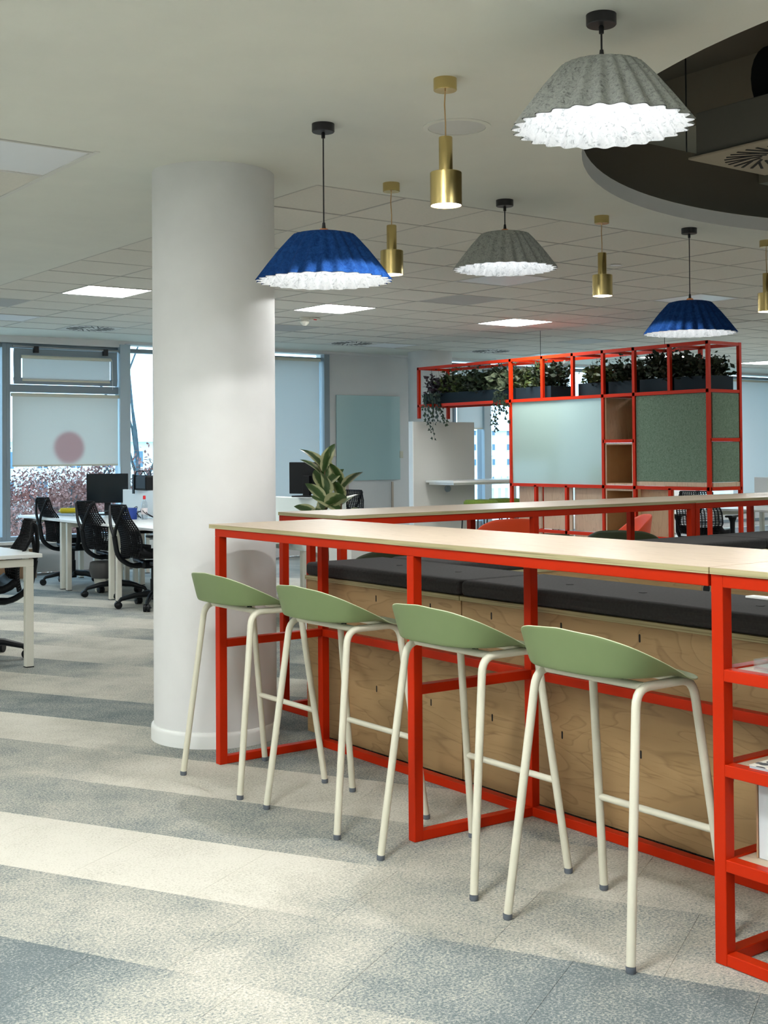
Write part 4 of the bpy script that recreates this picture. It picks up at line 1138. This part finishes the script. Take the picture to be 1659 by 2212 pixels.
o = bpy.data.objects['cable_outlet']; o.rotation_euler = (pi / 2, 0, 0); o.location = (10.32, 12.519, .96); o.rotation_euler = (-pi / 2, 0, 0); o.scale = (1, 1, 1)
st0 = None
for k, (x, y, lab) in enumerate(((10.25, 11.78, 'lime green stool under the high table, leftmost'), (10.75, 11.9, 'lime green stool under the high table, middle one'), (11.1, 11.55, 'lime green stool under the high table, right one near the red post'))):
    if st0 is None:
        st0 = empty('round_stool', lab, 'stool', (x, y, 0), 0, 'lime green stools')
        MB().lathe([(0, .755), (.19, .755), (.215, .775), (.215, .81), (.19, .835), (0, .845)], n=32, cap=False).build('seat_pad', M['lime'], st0, smooth=True)
        for s in (-1, 1):
            MB().tube(fillet([(-.21, s * .17, 0), (-.17, s * .14, .745), (.17, s * .14, .745), (.21, s * .17, 0)], .05), .009, 8).build('leg_frame', M['blackmetal'], st0, smooth=True)
    else: dup(st0, (x, y, 0), .3 * k, lab)

# ---------------------------------------------------------------- office desks
def desk(name, lab, x0, y0, w, l, h=.75, leg=.05, legs=None):
    t = empty(name, lab, 'desk', (x0, y0, 0), 0, 'white office desks')
    MB().box(0, w, 0, l, h - .025, h).build('desktop', M['white'], t, bevel=.002)
    i = .045
    for y in (.04, l - .09):
        MB().box(i, i + leg, y, y + .045, .006, h - .085).build('leg', M['offwhite'], t, bevel=.003)
        MB().box(w - i - leg, w - i, y, y + .045, .006, h - .085).build('leg', M['offwhite'], t, bevel=.003)
        MB().box(i, w - i, y, y + .045, h - .085, h - .035).build('top_bar', M['offwhite'], t, bevel=.003)
        for x in (i, w - i - leg): MB().box(x - .001, x + leg + .001, y - .001, y + .046, 0, .006).build('foot', M['blackplastic'], t)
    for x in (.2, w - .3): MB().box(x, x + .06, .1, l - .1, h - .035, h - .025).build('support_bar', M['blackmetal'], t)
    return t
# row by the windows: pairs of desks on both sides of a divider
DX = 5.20
labs = ['far left office desk by the window with the yellow case', 'middle office desk of the left row with the black monitor', 'office desk of the left row nearest the white column', 'office desk hidden behind the white column', ]
ys = [12.72, 11.49, 10.26, 9.03]
for i, y in enumerate(ys):
    desk('office_desk', labs[i], DX - .04, y, .80, 1.20)
for i, y in enumerate(ys):
    desk('office_desk', ['opposite side desk at the window end of the left row', 'second desk on the far side of the left row', 'third desk on the far side of the left row', 'last desk on the far side of the left row, behind the ficus'][i], 6.0, y, .80, 1.20)
dv_ = empty('desk_divider', 'white low screen between the desks of the left row, a black bag standing on it', 'desk divider', (5.965, 9.1, 0))
MB().box(0, .03, 0, 3.78, .76, 1.045).build('panel', M['white'], dv_, bevel=.004)
for y in (.3, 3.4): MB().box(-.01, .04, y, y + .05, .751, .80).build('clamp', M['winframe'], dv_)
dv2 = empty('desk_divider', 'white desk screen behind the ficus plant, right of the column', 'desk divider', (5.80, 8.36, 0))
MB().box(0, .03, 0, 1.3, .60, 1.05).build('panel', mat('screen_white', (.70, .78, .76), .5), dv2, bevel=.004)
MB().box(.005, .025, .08, .13, 0, .60).box(.005, .025, 1.15, 1.2, 0, .60).build('support', M['winframe'], dv2)
fd = desk('office_desk', 'white office desk at the left picture edge, nearest the camera', 1.66, 8.20, 1.55, .80, .765, .055)

# second office group, far right
desk('office_desk', 'white desk beyond the right end of the red shelf, nearer one', 11.9, 8.1, .80, 1.5)
desk('office_desk', 'white desk beyond the right end of the red shelf, farther one', 12.75, 8.1, .80, 1.5)
d3 = empty('desk_divider', 'white desk screen at the right picture edge beyond the red shelf', 'desk divider', (12.70, 7.0, 0))
MB().box(0, .03, 0, 2.55, .70, 1.10).build('panel', M['white'], d3, bevel=.004)
MB().box(.005, .025, .15, .2, 0, .70).box(.005, .025, 2.3, 2.35, 0, .70).build('support', M['winframe'], d3)

def monitor(lab, loc, rz, w=.53, h=.33, zc_=.42, back=False):
    t = empty('monitor', lab, 'monitor', loc, rz, 'black monitors')
    MB().box(-.012, .022, -w / 2, w / 2, zc_ - h / 2, zc_ + h / 2).build('casing', M['blackplastic'], t, bevel=.004)
    MB().box(-.0135, -.0125, -w / 2 + .01, w / 2 - .01, zc_ - h / 2 + .015, zc_ + h / 2 - .01).build('screen', mat('dark_screen', (.004, .010, .014), .15), t)
    MB().box(.02, .05, -.035, .035, .01, zc_ + .02).build('stand', M['blackplastic'], t, bevel=.003)
    MB().box(-.09, .11, -.11, .11, 0, .012).build('stand_foot', M['blackplastic'], t, bevel=.004)
    return t
DT = .75
monitor('black monitor on the left row of desks, screen facing the chairs', (5.95, 13.25, DT), radians(66), .46, .33, .30)
monitor('dark monitor back with round emblem, partly hidden by the ficus', (5.86, 8.95, DT + .31), radians(200), .40, .27, .16)
monitor('black monitor above the divider beyond the right end of the red shelf', (12.9, 9.15, DT + .06), radians(150), .50, .30, .46)
t = empty('tape_case', 'bright yellow case lying on a notebook on the far left desk', 'case', (5.62, 13.45, DT + .022), radians(-50))
MB().tube([(-.16, 0, .028), (-.14, 0, .03), (.14, 0, .032), (.17, 0, .022)], [.012, .03, .03, .016], 12).build('case_body', M['yellow'], t, smooth=True)
MB().tube([(-.175, 0, .026), (-.15, 0, .03)], [.006, .016], 10).build('green_tip', mat('green_tip', (.2, .4, .02), .5), t, smooth=True)
tag(MB().box(-.14, .14, -.18, .18, 0, .02).build('notebook', mat('blue_grey_cover', (.35, .42, .50), .5), None, (5.64, 13.44, DT + .001), bevel=.003, rotz=.2), 'flat grey notebook under the yellow case on the far left desk', 'notebook')
t = empty('handbag', 'black bag with looped handles standing on the white desk divider', 'bag', (5.98, 12.40, 1.046))
MB().box(-.05, .05, -.17, .17, 0, .16).build('bag_body', M['blackplastic'], t, bevel=.02)
for s in (-1, 1): MB().tube(fillet([(s * .03, -.13, .15), (s * .04, -.09, .21), (s * .04, .09, .20), (s * .03, .13, .15)], .04), .006, 6).build('handle', M['blackplastic'], t, smooth=True)
MB().box(-.062, -.05, .10, .14, -.04, .17).build('strap', M['blackplastic'], t)
t = empty('water_bottle', 'clear water bottle with a red cap beside the column on the left desks', 'bottle', (5.80, 12.0, DT + .001))
MB().lathe([(.0, 0), (.032, 0), (.034, .02), (.032, .11), (.034, .15), (.028, .18), (.014, .205), (.012, .215)], n=24, cap=False).build('bottle_body', M['clear'], t, smooth=True)
MB().lathe([(.0345, .055), (.0345, .12)], n=24, cap=False).build('bottle_label', mat('label_paper', (.75, .70, .72), .5), t, smooth=True)
MB().lathe([(.0, .25), (.012, .25), (.015, .24), (.015, .212), (0, .212)], n=16, cap=False).build('cap', M['redcap'], t, smooth=True)
t = empty('tissue_box', 'small blue box among black cables on the left desks', 'box', (5.70, 12.18, DT + .001), .2)
MB().box(-.05, .05, -.09, .09, 0, .12).build('box_body', M['bluebox'], t, bevel=.004)
MB().box(-.052, -.05, -.05, .05, .05, .08).build('box_print', M['white'], t)
cb_ = MB(); rr = random.Random(4)
for k in range(7):
    y0_ = 12.95 - k * .13; pts = [Vector((5.82 + rr.uniform(-.05, .05), y0_, DT + .01))]
    for i in range(1, 6): pts.append(Vector((5.80 + rr.uniform(-.08, .08), y0_ - i * .09, DT + .01 + (.13 * sin(pi * i / 5) * rr.uniform(.4, 1.1)))))
    cb_.tube(fillet(pts, .05, 4), .004, 6)
tag(cb_.build('cable_bundle', M['blackplastic'], smooth=True), 'tangle of black cables behind the monitor on the left desks', 'cables', kind='stuff')
t = empty('waste_bin', 'pale waste bin with a dark liner bag under the left row of desks', 'bin', (5.52, 12.36, 0))
MB().lathe([(.0, 0), (.10, 0), (.13, .26), (.135, .27)], n=28, cap=False).build('bin_body', M['offwhite'], t, smooth=True)
MB().lathe([(.14, .14), (.165, .22), (.155, .30), (.14, .31), (.10, .28)], n=14, cap=False).build('liner_bag', mat('grey_liner', (.09, .09, .09), .35), t, smooth=True)
for k, (x, y, w, d, h, lab) in enumerate(((4.35, 14.15, .60, .40, .40, 'brown cardboard box wrapped in plastic under the left window'), (4.98, 14.18, .50, .38, .34, 'smaller cardboard box wrapped in clear film beside the desk leg'))):
    t = empty('cardboard_box', lab, 'box', (x, y, 0), 0, 'wrapped cardboard boxes')
    MB().box(0, w, 0, d, 0, h).build('box_body', M['cardboard'], t, bevel=.004)
    MB().box(w * .45, w * .55, -.001, d + .001, h, h + .001).build('tape', M['cream'], t)
    MB().box(w * .6, w * .8, -.004, -.002, h * .55, h * .8).build('shipping_label', M['white'], t)
    MB().tube([(.0, -.02, .1), (.1, -.05, h * .6), (w * .5, -.03, h + .04), (w, -.03, h * .7)], .012, 7).build('film_fold', M['wrap'], t, smooth=True)
tag(MB().box(0, 1.2, 0, .10, .06, .34).build('radiator', M['white'], None, (6.9, WY - .18, 0), bevel=.01), 'low white radiator under the clear window', 'radiator')
tag(MB().box(0, .62, 0, .45, 0, .72).build('white_cabinet', M['white'], None, (5.52, 7.85, 0), bevel=.004), 'white low cabinet seen behind the red posts, below the ficus', 'cabinet')

# office chairs ----------------------------------------------------------
def office_chair(lab, loc, rz):
    """faces +x"""
    t = empty('office_chair', lab, 'chair', loc, rz, 'black mesh office chairs')
    B = M['blackplastic']
    hub = MB().lathe([(.0, .075), (.035, .075), (.04, .10), (.04, .135), (.026, .15), (.026, .26), (.018, .262), (.018, .38)], n=18, cap=False).build('gas_column', B, t, smooth=True)
    for k in range(5):
        a = 2 * pi * k / 5 + .35; d = Vector((cos(a), sin(a), 0))
        MB().tube([d * .03 + Vector((0, 0, .125)), d * .16 + Vector((0, 0, .115)), d * .28 + Vector((0, 0, .085)), d * .30 + Vector((0, 0, .06))], [.030, .024, .018, .014], 8).build('base_arm', B, t, smooth=True)
        w_ = MB(); sd = d.cross(Vector((0, 0, 1))).normalized(); c = d * .305 + Vector((0, 0, .0335))
        w_.tube([c - sd * .025, c - sd * .012, c - sd * .012 + Vector((0, 0, 1e-4))], [.026, .033, .033], 14)
        w_.tube([c - sd * .026, c - sd * .006], .0333, 16).tube([c + sd * .006, c + sd * .026], .0333, 16)
        w_.build('caster', B, t, smooth=True)
    MB().box(-.12, .12, -.07, .07, .36, .43).build('tilt_mechanism', B, t, bevel=.02)
    # seat: curved pan
    n = 10; V = []; Fc = []
    for i in range(n + 1):
        for j in range(n + 1):
            u, v = i / n, j / n
            x = -.22 + .46 * u; y = (-.24 + .48 * v) * (1 - .10 * abs(u - .5))
            V.append((x, y, .455 + .02 * (2 * v - 1) ** 2 - .05 * max(0, u - .75) * 2 - .01 * sin(pi * u) + (.05 * max(0, .15 - u) / .15)))
    for i in range(n):
        for j in range(n): a = i * (n + 1) + j; Fc.append((a, a + 1, a + n + 2, a + n + 1))
    me = bpy.data.meshes.new('seat'); me.from_pydata(V, [], Fc); me.materials.append(M['blackmesh'])
    for p in me.polygons: p.use_smooth = True
    o = bpy.data.objects.new('seat', me); COL.objects.link(o); o.parent = t
    s = o.modifiers.new('s', 'SOLIDIFY'); s.thickness = .05
    # mesh back: open lattice following a curved back, lower part denser
    nu, nv = 26, 14; V = []; Fc = []
    def back(u, v):
        z = .47 + .47 * u
        wd = .235 * (1 - .02 * u) * (1 - .30 * max(0, u - .55) / .45) * (.80 + .20 * min(1, u / .25))
        y = (2 * v - 1) * wd
        x = -.20 - .10 * u + .06 * sin(pi * min(1, u * 1.35)) * 0.8 - .05 * (1 - (2 * v - 1) ** 2) * .8 - .02
        return Vector((x, y, z))
    for i in range(nu + 1):
        for j in range(nv + 1): V.append(tuple(back(i / nu, j / nv)))
    for i in range(nu):
        for j in range(nv): a = i * (nv + 1) + j; Fc.append((a, a + 1, a + nv + 2, a + nv + 1))
    me = bpy.data.meshes.new('backrest'); me.from_pydata(V, [], Fc); me.materials.append(M['blackmesh'])
    o = bpy.data.objects.new('backrest', me); COL.objects.link(o); o.parent = t
    wv = o.modifiers.new('lattice', 'WIREFRAME'); wv.thickness = .016; wv.use_even_offset = False
    rim = MB(); pts = [back(i / 12, 0) for i in range(13)] + [back(1, j / 8) for j in range(1, 9)] + [back(1 - i / 12, 1) for i in range(1, 13)]
    rim.tube(pts, .008, 6)
    rim.build('backrest_rim', M['blackmesh'], o, smooth=True)
    # Y-shaped spine behind the back
    y0 = [(-.05, 0, .40), (-.20, 0, .38), (-.33, 0, .47), (-.36, 0, .66)]
    MB().tube(fillet(y0, .08, 5), [.026] * 3 + [.022] * (len(fillet(y0, .08, 5)) - 3), 10).build('spine', B, t, smooth=True)
    for s in (-1, 1): MB().tube(fillet([(-.36, 0, .64), (-.37, s * .07, .76), (-.34, s * .155, .915), (-.31, s * .165, .93)], .05, 4), .014, 8).build('spine_arm', B, t, smooth=True)
    for s in (-1, 1):
        MB().tube(fillet([(-.06, s * .10, .41), (-.06, s * .28, .42), (-.04, s * .285, .55), (-.04, s * .285, .655)], .05, 4), [.02] * 14 + [.03], 10, ).build('arm_post', B, t, smooth=True) if False else MB().tube([(-.06, s * .10, .41), (-.06, s * .26, .415), (-.05, s * .285, .48), (-.045, s * .285, .60), (-.045, s * .285, .655)], [.022, .022, .024, .026, .045], 10).build('arm_post', B, t, smooth=True)
        MB().box(-.18, .11, s * .285 - .04, s * .285 + .04, .655, .678).build('armrest', B, t, bevel=.01)
    return t
ch0 = office_chair('black mesh office chair at the far end of the left desk row, by the window', (5.52, 13.20, 0), radians(-3))
ch0.scale = (1.05, 1.12, 1.03)
dup(ch0, (5.42, 11.85, 0), radians(2), 'black mesh office chair in the middle of the left desk row')
dup(ch0, (5.27, 10.72, 0), radians(-4), 'black mesh office chair half hidden by the white column')
dup(ch0, (2.98, 8.78, 0), radians(168), 'black mesh office chair behind the nearest desk at the left edge')
dup(ch0, (11.55, 9.35, 0), radians(20), 'black mesh office chair behind the lower right end of the red shelf')
dup(ch0, (12.1, 8.05, 0), radians(10), 'black mesh office chair at the right picture edge behind the back bar')
dup(ch0, (5.12, 9.45, 0), radians(20), 'black mesh office chair seen between the red posts left of the bench')
dup(ch0, (8.6, 12.6, 0), radians(200), 'black mesh office chair low behind the ficus and back bar')

# ---------------------------------------------------------------- ficus
fc = empty('potted_ficus', 'variegated ficus plant standing behind the back bar table', 'plant', (4.98, 7.38, 0))
MB().lathe([(.0, 0), (.14, 0), (.18, .36), (.185, .38), (.165, .38), (.15, .34), (0, .34)], n=32, cap=False).build('pot', M['white'], fc, smooth=True)
rr = random.Random(12)
stems = [[(0, 0, .33), (.005, .0, .7), (-.008, .004, 1.05), (-.02, .0, 1.32)], [(.05, -.03, .33), (.07, -.05, .7), (.085, -.05, 1.0), (.09, -.06, 1.22)], [(-.04, .03, .33), (-.05, .03, .7), (-.045, .03, 1.02)]]
for s in stems: MB().tube(s, [.009, .008, .006, .004][:len(s)], 8).build('stem', M['bark'], fc, smooth=True)
def leafmesh(L, W, curl):
    V = []; Fc = []; n = 12
    for i in range(n + 1):
        t = i / n; w = W * (sin(pi * t ** .8) ** .75) * .5 if 0 < t < 1 else .0015
        z = curl * L * (t ** 2) * -.5 + .06 * L * sin(pi * t)
        for j in (-2, -1, 0, 1, 2):
            V.append((t * L, j / 2 * w, z + abs(j) / 2 * w * .16))
    for i in range(n):
        for j in range(4): a = i * 5 + j; Fc.append((a, a + 1, a + 6, a + 5))
    me = bpy.data.meshes.new('leaf'); me.from_pydata(V, [], Fc); me.materials.append(M['ficus'])
    for p in me.polygons: p.use_smooth = True
    return me
LM = [leafmesh(.20, .115, .15), leafmesh(.24, .13, .45), leafmesh(.18, .10, -.1)]
def addleaf(p, az, el, k, roll=0):
    o = bpy.data.objects.new('leaf', LM[k]); COL.objects.link(o); o.parent = fc
    o.matrix_local = Matrix.Translation(p) @ Matrix.Rotation(az, 4, 'Z') @ Matrix.Rotation(-el, 4, 'Y') @ Matrix.Rotation(roll, 4, 'X')
k = 0
for s, zs in ((0, (1.32, 1.31, 1.29, 1.26, 1.23, 1.20, 1.17, 1.14, 1.11, 1.08, 1.05, 1.02, .99, .96, .93, .90, .87)), (1, (1.21, 1.18, 1.14, 1.10, 1.06, 1.02, .98, .94, .90)), (2, (1.01, .98, .95, .92, .88, .85))):
    P = [Vector(p) for p in stems[s]]
    for z in zs:
        for a, b_ in zip(P, P[1:]):
            if a.z <= z <= b_.z: p = a.lerp(b_, (z - a.z) / (b_.z - a.z)); break
        else: p = P[-1]
        f = (z - .8) / .55
        addleaf(p, k * 2.4 + rr.uniform(-.3, .3), radians(12 + 55 * max(0, f) ** 1.3 + rr.uniform(-12, 12)), k % 3, rr.uniform(-.9, .9)); k += 1
